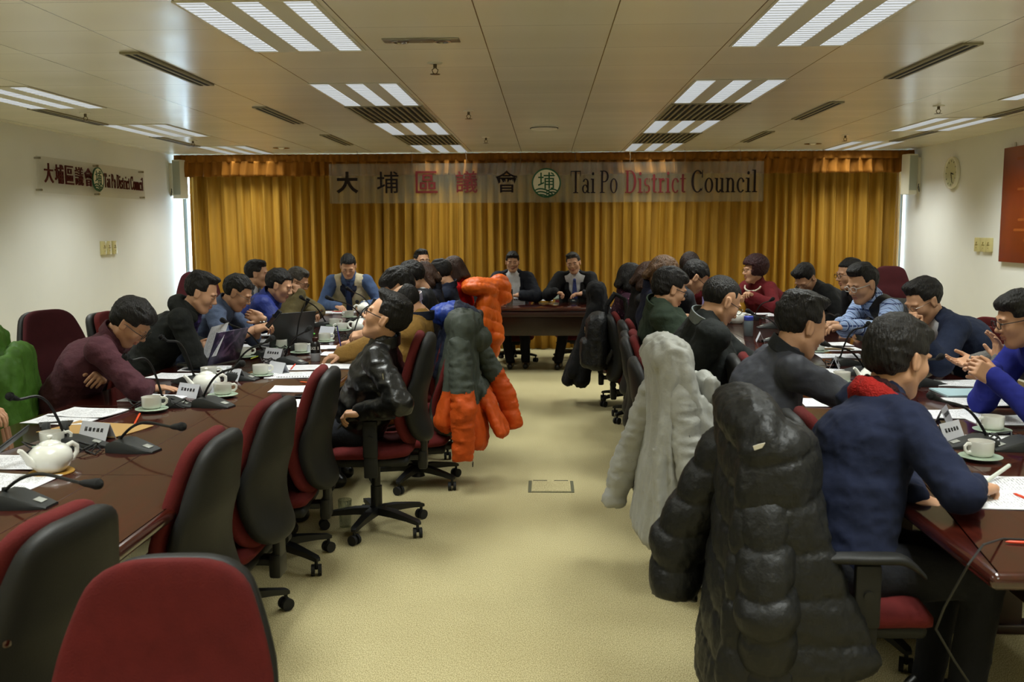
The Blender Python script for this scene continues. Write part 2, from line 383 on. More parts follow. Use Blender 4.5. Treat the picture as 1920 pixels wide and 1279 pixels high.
def make_lamp():
    t = thing('ceiling_light', '', 'ceiling light')
    b = MB(); L_ = 1.17
    xs = [0.05, .285, .51]
    for x in (.0, .17, .235, .405, .46, .63): pass
    for x0, x1 in ((-.02, -.008), (.12, .235), (.355, .46), (.58, .60)): b.box(((x0+x1)/2, 0, -.003), (x1-x0, L_, .006))
    for y in (-L_/2, L_/2): b.box((.29, y, -.003), (.62, .012, .006))
    for y in (-L_/2, L_/2):
        pass
    b.build('light_frame', M_FRAME, t, smooth=False)
    for x0 in (-.008, .235, .46):
        d = MB(); d.box((x0+.063, 0, -.0025), (.122, L_-.02, .004)); db = d.build('diffuser', M_DIFF, t, smooth=False)
        e = MB()
        for k in range(22): e.box((x0+.063, -L_/2+.03+k*.0527, -.0065), (.12, .0022, .004))
        e.build('louvre', M_LOUV, db, smooth=False)
    la = bpy.data.lights.new('fluorescent_tubes', 'AREA'); la.shape = 'RECTANGLE'; la.size = .11; la.size_y = 1.12; la.energy = LAMP_W/3; la.color = LAMP_COL; la.spread = LAMP_SPREAD
    for x0 in (.055, .298, .523): lo = bpy.data.objects.new('fluorescent_tube', la); lo.location = (x0, 0, -.012); link(lo, t)
    return t
M_LOUV = mat('louvre_white', (225, 228, 230), .4)
lamp0 = make_lamp(); first = [True]
rowname = {-2.85: 'behind the camera, last row', -.5: 'just behind the camera', 1.85: 'overhead near the camera', 4.2: 'nearest row in view', 6.56: 'second row in view', 8.93: 'third row in view', 11.28: 'row closest to the curtain', 8.95: 'third row in view', 11.33: 'row closest to the curtain'}
def place_lamp(x, y, label):
    o = lamp0 if first[0] else dup(lamp0, (0, 0, 0))
    first[0] = False; o.location = (x, y+.585, HC-.001); o['label'] = label; o['group'] = 'three-strip fluorescent ceiling lights'
for y in INNER_Y:
    place_lamp(-1.59, y, 'three-strip ceiling light left of the centre aisle, '+rowname[y]); place_lamp(1.01, y, 'three-strip ceiling light right of the centre aisle, '+rowname[y])
for y in OUTER_Y:
    place_lamp(-4.13, y, 'three-strip ceiling light beside the left wall, '+rowname[y]); place_lamp(3.53, y, 'three-strip ceiling light beside the right wall, '+rowname[y])
def slot_vent(x, y, side, label, w=.085):
    t = thing('slot_vent', label, 'vent', (x, y, HC), group='narrow slot air vents')
    b = MB(); b.box((0, 0, -.006), (w+.03, 1.2, .012), .002); b.build('vent_frame', M_VENT, t)
    for dx in (-w*.27, w*.27): b = MB(); b.box((dx, 0, -.0125), (w*.26, 1.16, .003)); b.build('slot', M_DARK, t, smooth=False)
for i, y in enumerate((5.95, 8.35, 10.65)):
    wh = ('nearest the camera', 'middle one', 'nearest the curtain')[i]
    slot_vent(-2.30, y, 0, 'narrow double slot air vent in ceiling above left table, '+wh); slot_vent(2.28, y, 0, 'narrow double slot air vent in ceiling above right table, '+wh)
for i, y in enumerate((5.95, 8.32, 10.7)):
    wh = ('nearest the camera', 'between two lights, middle one', 'nearest the curtain')[i]
    slot_vent(-4.12, y, 0, 'slot air vent in line with the left wall lights, '+wh); slot_vent(3.98, y, 0, 'slot air vent in line with the right wall lights, '+wh)
def grille(x, y, label):
    t = thing('ceiling_grille', label, 'vent', (x, y, HC), group='square slatted return air grilles')
    b = MB(); b.box((0, 0, -.002), (.58, 1.15, .003)); b.build('backing', M_DARK, t, smooth=False)
    b = MB()
    for dx in (-.3, .3): b.box((dx, 0, -.007), (.02, 1.17, .014))
    for dy in (-.58, .58): b.box((0, dy, -.007), (.62, .02, .014))
    b.build('grille_frame', M_VENT, t, smooth=False)
    b = MB()
    for k in range(11): b.box((-.265+k*.053, 0, -.009), (.016, 1.14, .012))
    s_ = b.build('slats', M_VENT, t, smooth=False)
for sx, nm in ((-1.30, 'left'), (1.30, 'right')):
    grille(sx, 8.33, f'slatted ceiling grille between the {nm} inner lights, nearer one'); grille(sx, 10.69, f'slatted ceiling grille between the {nm} inner lights, further one')
M_BRASS = mat('sprinkler_metal', (96, 84, 62), .4, .8)
def sprinkler(x, y, label, proto=[None]):
    if proto[0] is None:
        t = thing('sprinkler', '', 'sprinkler'); b = MB(); b.lathe([(.0, 0), (.045, 0), (.045, -.004), (.02, -.008), (.0, -.008)]); b.build('ceiling_plate', M_FRAME, t)
        b = MB(); b.cyl((0, 0, -.005), (0, 0, -.03), .011); b.tube([(-.0, 0, -.028), (-.018, 0, -.04), (-.012, 0, -.058), (0, 0, -.064)], .003, 6); b.tube([(0, 0, -.028), (.018, 0, -.04), (.012, 0, -.058), (0, 0, -.064)], .003, 6); b.build('sprinkler_head', M_BRASS, t)
        b = MB(); b.lathe([(0, -.064), (.03, -.065), (.03, -.067), (0, -.069)], 16); b.build('deflector', M_BRASS, t); proto[0] = t; o = t
    else: o = dup(proto[0], (0, 0, 0))
    o.location = (x, y, HC); o['label'] = label; o['group'] = 'ceiling sprinklers'; return o
for x, y, l in ((-.66, 5.81, 'brass ceiling sprinkler over the aisle, nearest the camera'), (-.65, 8.16, 'brass ceiling sprinkler over the aisle, middle one'), (-.65, 10.48, 'brass ceiling sprinkler over the aisle, nearest the curtain'),
                (-3.87, 8.07, 'brass ceiling sprinkler by the left wall lights, nearer one'), (-3.89, 10.59, 'brass ceiling sprinkler by the left wall lights, further one'), (3.19, 8.07, 'brass ceiling sprinkler above right side, nearer one'), (3.2, 10.55, 'brass ceiling sprinkler above right side, further one')):
    sprinkler(x, y, l)
M_WPL = mat('white_plastic', (222, 218, 200), .45)
t = thing('smoke_detector', 'round white smoke detector on ceiling before the curtain', 'smoke detector', (-.02, 9.39, HC))
b = MB(); b.lathe([(0, 0), (.13, 0), (.135, -.012), (.125, -.035), (0, -.04)], 32); b.build('detector_body', M_WPL, t); b = MB(); b.lathe([(.118, -.02), (.137, -.02), (.137, -.026), (.118, -.026)], 32); b.build('dark_ring', M_DARK, t)
t = thing('emergency_light', 'twin-lamp emergency light plate recessed in ceiling tile', 'emergency light', (-.65, 5.11, HC))
b = MB(); b.box((0, 0, -.003), (.40, .11, .006), .002); b.build('metal_plate', mat('dull_aluminium', (150, 146, 130), .35, .7), t)
for dx in (-.11, .11):
    b = MB(); b.lathe([(0, -.006), (.045, -.006), (.045, -.012), (.035, -.014), (.03, -.009), (0, -.008)], 24, c=(dx, 0, 0)); b.build('spotlight', M_CHROME, t)
b = MB(); b.lathe([(0, -.006), (.006, -.007), (0, -.011)], 10); b.build('indicator', M_WPL, t)
for x, y, l in ((-3.2, 11.64, 'left'), (3.14, 11.59, 'right')):
    t = thing('downlight', f'small round recessed downlight near the curtain, {l} of the two', 'downlight', (x, y, HC), group='small recessed downlights')
    b = MB(); b.lathe([(.045, -.001), (.1, -.001), (.1, -.006), (.045, -.003)], 24); b.build('trim_ring', M_CHROME, t); b = MB(); b.lathe([(0, 0), (.045, -.001), (.02, -.014), (0, -.016)], 16); b.build('bulb', M_WPL, t)

# ---------------------------------------------------------------- lettering
def glyph_mesh(txt, size, ext, off=0.):
    cu = bpy.data.curves.new('t', 'FONT'); cu.body = txt; cu.size = size; cu.extrude = ext; cu.offset = off; cu.align_x = 'CENTER'; cu.resolution_u = 3
    o = bpy.data.objects.new('t', cu); COL.objects.link(o); dg = bpy.context.evaluated_depsgraph_get(); me = bpy.data.meshes.new_from_object(o.evaluated_get(dg))
    vs = [v.co.copy() for v in me.vertices]; fs = [tuple(p.vertices) for p in me.polygons]
    bpy.data.objects.remove(o); bpy.data.curves.remove(cu); bpy.data.meshes.remove(me)
    return vs, fs
def add_glyph(mb, txt, cx, cy, hgt, fr, ext=.004, off=0., wid=None):
    """a CJK/latin glyph scaled to height hgt, centred at cx,cy in the plane given by fr(u,v,w)"""
    vs, fs = glyph_mesh(txt, 1.0, 0.01, off)
    if not vs: return
    x0, x1 = min(v.x for v in vs), max(v.x for v in vs); y0, y1 = min(v.y for v in vs), max(v.y for v in vs)
    sy = hgt/(y1-y0); sx = (wid/(x1-x0)) if wid else sy
    mb.add([fr(cx+(v.x-(x0+x1)/2)*sx, cy+(v.y-(y0+y1)/2)*sy, v.z/.01*ext) for v in vs], fs)
def serif_text(mb, words, x0, x1, y0, cap, fr, ext=.004):
    """serif lettering drawn from strokes"""
    P = []  # polygons
    def q(*p): P.append(list(p))
    def arc(cx, cy, rx, ry, a0, a1, wt=.13, wn=.05, n=14):
        o, i = [], []
        for k in range(n+1):
            a = math.radians(a0+(a1-a0)*k/n); c, s_ = math.cos(a), math.sin(a); o.append((cx+rx*c, cy+ry*s_)); i.append((cx+(rx-wt)*c, cy+(ry-wn)*s_))
        for k in range(n): q(o[k], o[k+1], i[k+1], i[k])
    st = lambda x, a, b_, w=.13: q((x, a), (x+w, a), (x+w, b_), (x, b_))
    se = lambda a, b_, y, h=.045: q((a, y), (b_, y), (b_, y+h), (a, y+h))
    def L(c, x):
        nonlocal P; n0 = len(P); w = 0
        if c == 'T': st(.27, 0, 1); se(.17, .50, 0); se(0, .67, .95); q((0, .95), (.05, .95), (.03, .74), (0, .74)); q((.62, .95), (.67, .95), (.67, .74), (.64, .74)); w = .69
        elif c == 'P': st(.08, 0, 1); se(0, .32, 0); se(0, .35, .955); arc(.30, .74, .28, .26, -90, 90); q((.2, .48), (.32, .48), (.32, .53), (.2, .53)); w = .62
        elif c == 'D': st(.08, 0, 1); se(0, .36, 0); se(0, .36, .955); arc(.32, .5, .36, .5, -90, 90, .14); w = .72
        elif c == 'C': arc(.36, .5, .36, .51, 42, 318, .14); q((.60, .66), (.66, .66), (.66, 1), (.62, 1)); q((.63, .2), (.67, .26), (.62, .06), (.58, .1)); w = .72
        elif c == 'a': arc(.22, .19, .2, .2, 20, 340, .11, .045); st(.34, .04, .5, .12); arc(.26, .46, .2, .19, 0, 165, .11, .045); se(.36, .54, 0, .04); w = .55
        elif c == 'i': st(.09, 0, .64, .12); se(0, .30, 0); se(0, .15, .6); arc(.15, .86, .075, .075, 0, 360, .075, .075, 10); w = .32
        elif c == 'l': st(.09, 0, 1, .12); se(0, .30, 0); se(0, .15, .955); w = .32
        elif c == 'o': arc(.25, .32, .25, .335, 0, 360, .115, .045, 24); w = .53
        elif c == 's': arc(.2, .48, .17, .175, 60, 270, .09, .05); arc(.2, .18, .19, .185, -120, 90, .1, .05); st(.33, .48, .65, .03); st(.02, 0, .18, .03); w = .42
        elif c == 't': st(.1, .06, .82, .12); se(0, .34, .60); arc(.24, .1, .13, .1, 180, 320, .08, .05); w = .37
        elif c == 'r': st(.08, 0, .64, .12); se(0, .30, 0); se(0, .1, .6); arc(.28, .46, .14, .19, 30, 150, .07, .08); w = .40
        elif c == 'c': arc(.24, .32, .24, .335, 48, 318, .11, .045); arc(.38, .5, .06, .06, 0, 360, .06, .06, 8); w = .47
        elif c == 'u': st(.07, .12, .64, .12); se(0, .1, .6); arc(.24, .19, .17, .2, 180, 340, .1, .06); st(.38, 0, .64, .12); se(.30, .42, .6); se(.42, .57, 0); w = .59
        elif c == 'n': st(.07, 0, .64, .12); se(0, .1, .6); se(0, .25, 0); arc(.28, .45, .2, .2, 10, 160, .12, .05); st(.37, 0, .48, .12); se(.31, .56, 0); w = .59
        for p in P[n0:]:
            for k in range(len(p)): p[k] = (p[k][0]+x, p[k][1])
        return w
    X = 0.
    for ch in words: X += .24 if ch == ' ' else L(ch, X)+.045
    sx = (x1-x0)/X
    for k, p in enumerate(P): mb.prism([(x0+a*sx, y0+b_*cap) for a, b_ in p], -ext-k % 7*.00003, ext+k % 7*.00003, fr)
def badge(parent, cx, cy, r, fr, ring_m, disc_m, glyph=True):
    """round emblem: green ring, pale disc, character over three green waves"""
    b = MB(); n = 48
    b.prism([(cx+r*.98*math.cos(2*PI*k/n), cy+r*.98*math.sin(2*PI*k/n)) for k in range(n)], -.003, .003, fr); d = fixn(b.build('emblem_disc', disc_m, parent, smooth=False))
    b = MB(); o = [(cx+r*math.cos(2*PI*k/n), cy+r*math.sin(2*PI*k/n)) for k in range(n)]; i = [(cx+r*.9*math.cos(2*PI*k/n), cy+r*.9*math.sin(2*PI*k/n)) for k in range(n)]
    for k in range(n): j = (k+1) % n; b.prism([o[k], o[j], i[j], i[k]], -.006, .006, fr)
    def wave(x0, x1, ys, th):
        m_ = 16
        for k in range(m_):
            a = x0+(x1-x0)*k/m_; c = x0+(x1-x0)*(k+1)/m_; ya, yc = ys(a), ys(c)
            if max(abs(a), abs(c)) > .9: continue
            lo = -math.sqrt(max(.0, .93-a*a)); lo2 = -math.sqrt(max(.0, .93-c*c))
            if ya < lo or yc < lo2: continue
            b.prism([(cx+a*r, cy+ya*r), (cx+c*r, cy+yc*r), (cx+c*r, cy+(yc-th)*r), (cx+a*r, cy+(ya-th)*r)], -.0062, .0062, fr)
    for dy in (0, .2, .4): wave(-.9, .45, lambda x, dy=dy: -.34-dy-.9*(x+.42)**2*(1 if x < -.42 else .55), .10)
    for dy in (0, .19, .38): wave(.0, .92, lambda x, dy=dy: -.38-dy-1.0*(x-.42)**2, .09)
    add_glyph(b, '埔', cx, cy+.16*r, r*1.12, lambda u, v, w: fr(u, v, w), .0062, .004, wid=r*1.15)
    fixn(b.build('emblem_drawing', ring_m, parent, smooth=False))
def acryl(name, rough, fac, tint, alpha):
    m = bpy.data.materials.new(name); m.use_nodes = True; nt = m.node_tree; nt.nodes.clear(); N = nt.nodes; L = nt.links
    o = N.new('ShaderNodeOutputMaterial'); t = N.new('ShaderNodeBsdfTransparent'); t.inputs[0].default_value = tint; g = N.new('ShaderNodeBsdfGlossy'); g.inputs['Roughness'].default_value = rough
    d = N.new('ShaderNodeBsdfDiffuse'); d.inputs[0].default_value = (.7, .66, .5, 1); m1 = N.new('ShaderNodeMixShader'); m1.inputs[0].default_value = alpha; m2 = N.new('ShaderNodeMixShader'); m2.inputs[0].default_value = fac
    L.new(t.outputs[0], m1.inputs[1]); L.new(d.outputs[0], m1.inputs[2]); L.new(m1.outputs[0], m2.inputs[1]); L.new(g.outputs[0], m2.inputs[2]); L.new(m2.outputs[0], o.inputs[0]); return m
M_ACR = acryl('clear_acrylic', .08, .07, (.88, .88, .85, 1), .03)
M_LET = mat('maroon_letters', (74, 14, 12), .5, spec=.2); M_LETD = mat('dark_letters', (26, 12, 10), .5, spec=.2); M_GRN = mat('emblem_green', (14, 82, 48), .45); M_DISC = mat('emblem_disc', (226, 222, 200), .5)
# hanging banner in front of the curtain
t = thing('hanging_sign', 'clear acrylic sign with Chinese characters, round green emblem and English title hung before the curtain', 'sign', (0, 12.28, 0))
b = MB(); b.box((-.02, .0, 2.19), (5.5, .008, .5)); b.build('acrylic_sheet', M_ACR, t, smooth=False)
frb = lambda u, v, w: (u, -.010-w, v)
for ch, px, m in (('大', 651, M_LETD), ('埔', 727, M_LETD), ('區', 800, M_LET), ('議', 875, M_LET), ('會', 950, M_LETD)):
    b = MB(); p = atY(px, 343, 12.27); add_glyph(b, ch, p.x, 2.205, .275, frb, .005, {'大': .03}.get(ch, .006)); fixn(b.build('character', m, t, smooth=False))
for wd, a, c, m in (('Tai Po', 1070, 1160, M_LETD), ('District', 1172, 1288, M_LET), ('Council', 1296, 1422, M_LETD)):
    b = MB(); serif_text(b, wd, atY(a, 345, 12.27).x, atY(c, 345, 12.27).x, 2.055, .28, frb, .005); fixn(b.build('lettering', m, t, smooth=False))
badge(t, 0.0, 2.185, .185, frb, M_GRN, M_DISC)
b = MB()
for k in range(8): x = -2.4+k*.69; b.tube([(x, 0, 2.44), (x+.01, 0, 2.5), (x-.005, 0, HC)], .0025, 5)
b.build('hanging_wires', mat('wire', (90, 80, 60), .5), t)
# sign on the left wall
M_ACR2 = acryl('clear_acrylic_bright', .1, .04, (.96, .96, .95, 1), .03)
t = thing('wall_sign', 'clear acrylic council sign on steel studs on the left wall', 'sign', (XL, 10.35, 0))
b = MB(); b.box((.045, 0, 2.155), (.008, 2.46, .35)); b.build('acrylic_sheet', M_ACR2, t, smooth=False)
fru = lambda u, v, w: (.055+w, u, v)
b = MB()
for k, ch in enumerate('大埔區議會'): add_glyph(b, ch, -1.03+k*.205, 2.175, .19, fru, .006, .005, wid=.165)
fixn(b.build('characters', M_LET, t, smooth=False))
b = MB(); serif_text(b, 'Tai Po District Council', .15, 1.18, 2.085, .155, fru, .004); fixn(b.build('lettering', M_LET, t, smooth=False))
badge(t, .01, 2.165, .13, fru, M_GRN, M_DISC)
for y in (-1.18, 0.02, 1.19):
    for z in (2.005, 2.31): b = MB(); b.cyl((0, y, z), (.058, y, z), .011, n=14); b.build('steel_stud', M_CHROME, t)
# speakers
for s_, x, y, l in ((1, XL, 12.52, 'left'), (-1, XR, 12.38, 'right')):
    t = thing('column_speaker', f'white column speaker high on the {l} wall beside the curtain', 'speaker', (x, y, 2.27), group='white column speakers')
    R = rotz(-s_*.35); b = MB(); b.box((s_*.13, 0, 0), (.13, .15, .5), .01, R); b.build('speaker_body', M_WPL, t)
    b = MB(); b.box((s_*.13-s_*.02, -.078, .015), (.115, .004, .43), 0, R); g = b.build('speaker_grille', mat('speaker_mesh', (168, 172, 158), .6, bump=.4, bscale=300), t)
    b = MB(); b.box((s_*.02, .01, 0), (.04, .09, .42), .004); b.build('mounting_bracket', M_WPL, t)
    b = MB(); b.tube([(s_*.03, -.06, -.12), (s_*.05, -.09, -.17), (s_*.03, -.08, -.22), (s_*.02, -.05, -.18), (s_*.04, -.07, -.13)], .004, 6); b.build('cable', M_DARK, t)
# clock
t = thing('wall_clock', 'round wall clock with pale face and cream rim on the right wall', 'clock', (XR, 11.36, 2.23))
R = Matrix.Rotation(-PI/2, 3, 'Y'); b = MB(); b.lathe([(.0, 0), (.175, 0), (.185, .02), (.182, .045), (.168, .048), (.16, .03), (0, .03)], 48, R=R); b.build('clock_rim', M_WPL, t)
b = MB(); b.lathe([(0, .030), (.161, .030), (.161, .033), (0, .033)], 48, R=R); b.build('clock_face', mat('clock_face', (196, 196, 160), .3), t)
b = MB()
for k in range(12):
    a = k*PI/6; b.box((-.0345, .135*math.sin(a), .135*math.cos(a)), (.002, .008, .02), 0, Matrix.Rotation(-a, 3, 'X'))
b.build('hour_marks', M_DARK, t, smooth=False)
for ln, a, wd in ((.075, 255, .011), (.12, 200, .007)):
    a = math.radians(a); b = MB(); b.box((-.037, .5*ln*math.sin(a), .5*ln*math.cos(a)), (.002, wd, ln), 0, Matrix.Rotation(-a, 3, 'X')); b.build('clock_hand', M_DARK, t, smooth=False)
# sockets
M_CREAM = mat('cream_plastic', (206, 196, 140), .4)
for x, s_, ys, l in ((XL, 1, (10.48, 10.60, 10.74), 'left'), (XR, -1, (10.62, 10.46, 10.34), 'right')):
    t = thing('switch_panel', f'cream socket plates with switches on the {l} wall', 'switch', (x, ys[1], 1.42), group='cream switch panels')
    for k, y in enumerate(ys):
        y -= ys[1]; b = MB(); b.box((s_*.015, y, 0), (.03, .105, .15), .004); p = b.build('plate', M_CREAM, t)
        b = MB(); b.box((s_*.032, y, .0), (.004, .05, .006)); b.box((s_*.032, y, .02), (.004, .008, .02), 0, Matrix.Rotation(.5, 3, 'X')); b.box((s_*.032, y, -.035), (.004, .006, .006)); b.build('rocker', mat('socket_marks', (110, 96, 40), .5), p)
# plaque on the right wall
t = thing('wall_plaque', 'large reddish brown wooden honour board on the right wall', 'plaque', (XR, 9.3, 1.83))
M_PLQ = mat('plaque_wood', (128, 50, 16), .35, var=.25, vscale=3, stretch=(1, 1, .4))
b = MB(); b.box((-.02, -.1, 0), (.04, 1.75, 1.15), .006); b.build('board', M_PLQ, t)
M_FAD = mat('plaque_letters', (150, 78, 32), .4)
for k in range(9): b = MB(); b.box((-.0415, -.12, .45-k*.1), (.002, 1.2-.08*(k*5 % 7), .026)); b.build('faded_line', M_FAD, t, smooth=False)
b = MB(); b.cyl((-.01, .6, .57), (-.01, .6, .62), .008); b.cyl((-.01, -.8, .57), (-.01, -.8, .62), .008); b.build('hanger', M_CHROME, t)
# floor box
t = thing('floor_outlet', 'rectangular outlet cover set flush in the aisle carpet', 'floor outlet', (.03, 5.88, .0))
b = MB(); b.box((0, 0, .001), (.285, .27, .004)); b.build('metal_frame', mat('outlet_metal', (112, 112, 88), .5, .4), t, smooth=False)
b = MB(); b.box((0, .003, .003), (.245, .25, .006)); b.build('carpet_lid', M_CARPET, t, smooth=False)
b = MB(); b.box((-.07, .128, .004), (.09, .012, .006)); b.box((.065, .128, .004), (.09, .012, .006)); b.build('finger_slots', M_DARK, t, smooth=False)
# ================================================================ furniture
M_RED = cloth('chair_maroon_fabric', (88, 26, 25), rough=.95, bump=.25, bscale=220, var=.1)
M_REDD = cloth('chair_dark_maroon_fabric', (60, 18, 23), rough=.95, bump=.25, bscale=220, var=.1)
M_SHELL = mat('chair_shell_plastic', (26, 26, 25), .55, spec=.3, bump=.12, bscale=260)
M_BLK = mat('black_nylon', (20, 20, 20), .45, spec=.4)
M_BLKR = mat('black_rubber', (14, 14, 14), .7)
def se_ring(c, a, b_, n=28, e=2.6, yb=None):
    out = []
    for j in range(n):
        t = 2*PI*j/n; ct, st = math.cos(t), math.sin(t)
        x = a*math.copysign(abs(ct)**(2/e), ct); y = b_*math.copysign(abs(st)**(2/e), st)
        out.append(Vector((c[0]+x, c[1]+y, c[2])))
    return out
def back_w(t): return .205+.035*math.sin(PI*min(1, (1-t)*1.15))-.056*max(0, t-.42)**1.4*2
def back_y(t): return -.215+.045*math.sin(PI*(t/.62)) if t < .62 else -.215-.085*(t-.62)**1.15*1.6
def back_part(off, th, z0=.485, z1=1.075, shrink=0., name='', m=None, parent=None):
    b = MB(); rings = []; n = 26
    for k in range(n+1):
        u = k/n; t = .5-.5*math.cos(PI*u); w = back_w(t)-shrink; bk = .020*(1-t) if off < -.01 else 0.
        edge = min(1, math.sqrt(max(0, 1-(1-min(1, t/.16))**2.4)), math.sqrt(max(0, 1-(1-min(1, (1-t)/.13))**3.0)))
        rings.append(se_ring((0, back_y(t)+off-bk+.012*(1-edge), z0+(z1-z0)*t), max(.004, w*(.42+.58*edge)), max(.003, (th+bk)*(.3+.7*edge)), e=3.2))
    # bow the cushion sideways a little round the sitter
    for r_ in rings:
        for p in r_: p.y += .9*p.x*p.x
    b.loft(rings); return b.build(name, m, parent, sharp=60)
def make_chair(red=M_RED, arms=False):
    t = thing('office_chair', '', 'chair')
    back_part(.0, .030, name='back_cushion', m=red, parent=t)
    sh = back_part(-.052, .034, .50, 1.067, .006, 'back_shell', M_SHELL, t)
    b = MB(); b.box((0, -.262, .52), (.085, .035, .30), .01); b.box((0, -.255, .385), (.10, .05, .10), .012); b.box((0, -.14, .40), (.08, .26, .03), .008); b.build('back_bar', M_BLK, t)
    b = MB(); b.cyl((.05, -.262, .47), (.095, -.262, .47), .026, n=14); b.build('adjuster_knob', M_SHELL, t)
    rings = []
    for k in range(19):
        u = k/18; y = -.215+.455*u; e_ = math.sqrt(max(0, 1-(1-min(1, u/.12))**2)); f_ = math.sqrt(max(0, 1-(1-min(1, (1-u)/.14))**2)); q = min(e_, f_); w = .235+.02*math.sin(PI*u)
        rings.append([Vector((p.x, y, .462+p.y-(.02*(max(0, u-.8)/.2)**2)+.014*(u < .3)*(.3-u)/.3)) for p in se_ring((0, 0, 0), max(.01, w*(.7+.3*q)), max(.004, .038*(.2+.8*q)), e=3.)])
    b = MB(); b.loft(rings); b.build('seat', red, t, sharp=60)
    b = MB(); b.box((0, .01, .415), (.42, .40, .05), .022, seg=3); b.build('seat_pan', M_SHELL, t)
    b = MB(); b.box((0, -.02, .378), (.16, .22, .035), .008); b.cyl((.08, .02, .375), (.25, .03, .372), .006, n=8); b.build('tilt_mechanism', M_BLK, t)
    b = MB(); b.cyl((0, 0, .10), (0, 0, .24), .031, .031); b.cyl((0, 0, .24), (0, 0, .37), .024, .024); b.cyl((0, 0, .085), (0, 0, .13), .045, .036); b.build('gas_column', M_BLK, t)
    for k in range(5):
        a = 2*PI*k/5+.3; R = rotz(a); b = MB(); d = lambda x, z, w_, h: [R @ Vector((x, sx*w_, z+sz*h)) for sx, sz in ((-1, -1), (1, -1), (1, 1), (-1, 1))]
        b.loft([d(.02, .105, .026, .020), d(.12, .103, .024, .018), d(.22, .092, .019, .013), d(.285, .082, .017, .011), d(.30, .078, .012, .007)]); l = b.build('base_leg', M_BLK, t)
        b = MB(); ca = R @ Vector((.285, 0, 0)); ax = rotz(a+.9+k) @ Vector((1, 0, 0))
        for s_ in (-1, 1): b.cyl(ca+ax*(s_*.008)+Vector((0, 0, .027)), ca+ax*(s_*.024)+Vector((0, 0, .027)), .027, n=16)
        b.cyl(ca+Vector((0, 0, .03)), ca+Vector((0, 0, .08)), .008, n=8); b.build('caster', M_BLKR, l)
    if arms:
        for s_ in (-1, 1):
            b = MB(); b.box((s_*.275, .0, .555), (.03, .075, .19), .008); b.box((s_*.265, .0, .42), (.02, .07, .14), .006); b.box((s_*.20, 0, .395), (.14, .06, .018), .005); b.cyl((s_*.285, 0, .56), (s_*.297, 0, .56), .015, n=14)
            p = b.build('arm_post', M_SHELL, t); b = MB(); rr = []
            for k in range(15):
                u = k/14; y = -.13+.29*u; z = .668-.05*max(0, (u-.72)/.28)**1.8; rr.append([Vector((s_*.275+q.x, y, z+q.y)) for q in se_ring((0, 0, 0), .034*(.75+.25*math.sin(PI*u)), .015*(.5+.5*min(1, 6*u, 6*(1-u)+.1)), n=16)])
            b.loft(rr); b.build('armrest', M_SHELL, p)
    return t
PROTO = {'n': make_chair(), 'a': make_chair(arms=True), 'd': make_chair(M_REDD)}; _cf = {k: True for k in PROTO}
def chair(x, y, yaw, label, kind='n', dz=0., group='maroon swivel chairs around the tables', spin=None):
    """yaw: compass direction the sitter faces, 0=+Y (to the curtain), 90=+X"""
    p = PROTO[kind]
    if _cf[kind]: o = p; _cf[kind] = False
    else: o = dup(p, (0, 0, 0))
    o.location = (x, y, 0); o.rotation_euler = (0, 0, -math.radians(yaw)); o['label'] = label; o['group'] = group
    if abs(dz) > 1e-4:
        for c in o.children:
            if not (c.name.startswith('base_leg') or c.name.startswith('gas_column')): c.location.z += dz
            if c.name.startswith('gas_column'): c.scale.z = (.37+dz)/.37
    return o
CH = {}
TUCK = -1.30; BK = .235
# left table, aisle side (facing the left wall)
CH['front'] = chair(-.785, 1.70, 176, 'maroon swivel chair turned to face the camera, nearest of all at bottom left', dz=-.155)
CH['A'] = chair(-1.40, 2.20, -80, 'empty swivel chair with dark shell at the lower left corner, tucked under left table', dz=.045)
CH['B'] = chair(-1.37, 3.10, -90, 'empty tucked swivel chair on left table, directly behind the corner one', dz=.035)
CH['C'] = chair(-1.35, 3.74, -89, 'empty tucked swivel chair on left table, between two other empty ones', dz=.035)
CH['D'] = chair(-1.32, 4.46, -94, 'empty tucked swivel chair just before the person in black leather jacket', dz=.05)
CH['L'] = chair(-.92, 5.02, -95, 'swivel chair with armrests carrying the person in black leather jacket', 'a')
CH['L2'] = chair(-.82, 5.95, -92, 'swivel chair with an olive and orange jacket over its back')
CH['L3'] = chair(-.93, 6.75, -92, 'swivel chair with a blue coat over its back on the left row')
CH['L4'] = chair(-.90, 7.5, -92, 'swivel chair with bare grey shell behind the person with long brown hair')
CH['L5'] = chair(-.88, 8.25, -96, 'swivel chair at left row carrying the person in navy jumper')
CH['L6'] = chair(-.84, 8.95, -92, 'swivel chair with a bright orange puffer jacket on it')
# left table, wall side
CH['G'] = chair(-2.62, 4.92, 72, 'swivel chair with a green jacket over it at the left edge')
CH['W0'] = chair(-2.95, 3.9, 90, 'swivel chair mostly outside the left edge of the picture, by the phone holder')
CH['P1c'] = chair(-2.90, 5.75, 114, 'empty dark maroon chair behind the person in maroon shirt', 'd', dz=.05)
CH['W2'] = chair(-2.72, 6.3, 88, 'swivel chair with armrests carrying the person in black hoodie', 'a', dz=0)
CH['W3'] = chair(-2.80, 7.0, 90, 'swivel chair under the person in grey-blue shirt on phone')
CH['W4'] = chair(-2.78, 7.75, 90, 'swivel chair under the person in royal blue jacket')
CH['W5'] = chair(-3.1, 8.7, 90, 'swivel chair under the person in grey suit at wall side')
CH['W6'] = chair(-2.8, 9.3, 92, 'swivel chair under the grey haired person in brown jacket')
CH['X1'] = chair(-3.72, 10.1, 160, 'maroon chair by the left wall, its top showing behind the hoodie person', 'd', dz=.04)
CH['V'] = chair(-2.22, 10.55, 178, 'maroon chair behind the person in cream fleece vest at the table end')
CH['K'] = chair(-1.45, 11.3, 185, 'swivel chair of the bespectacled person sitting before the curtain')
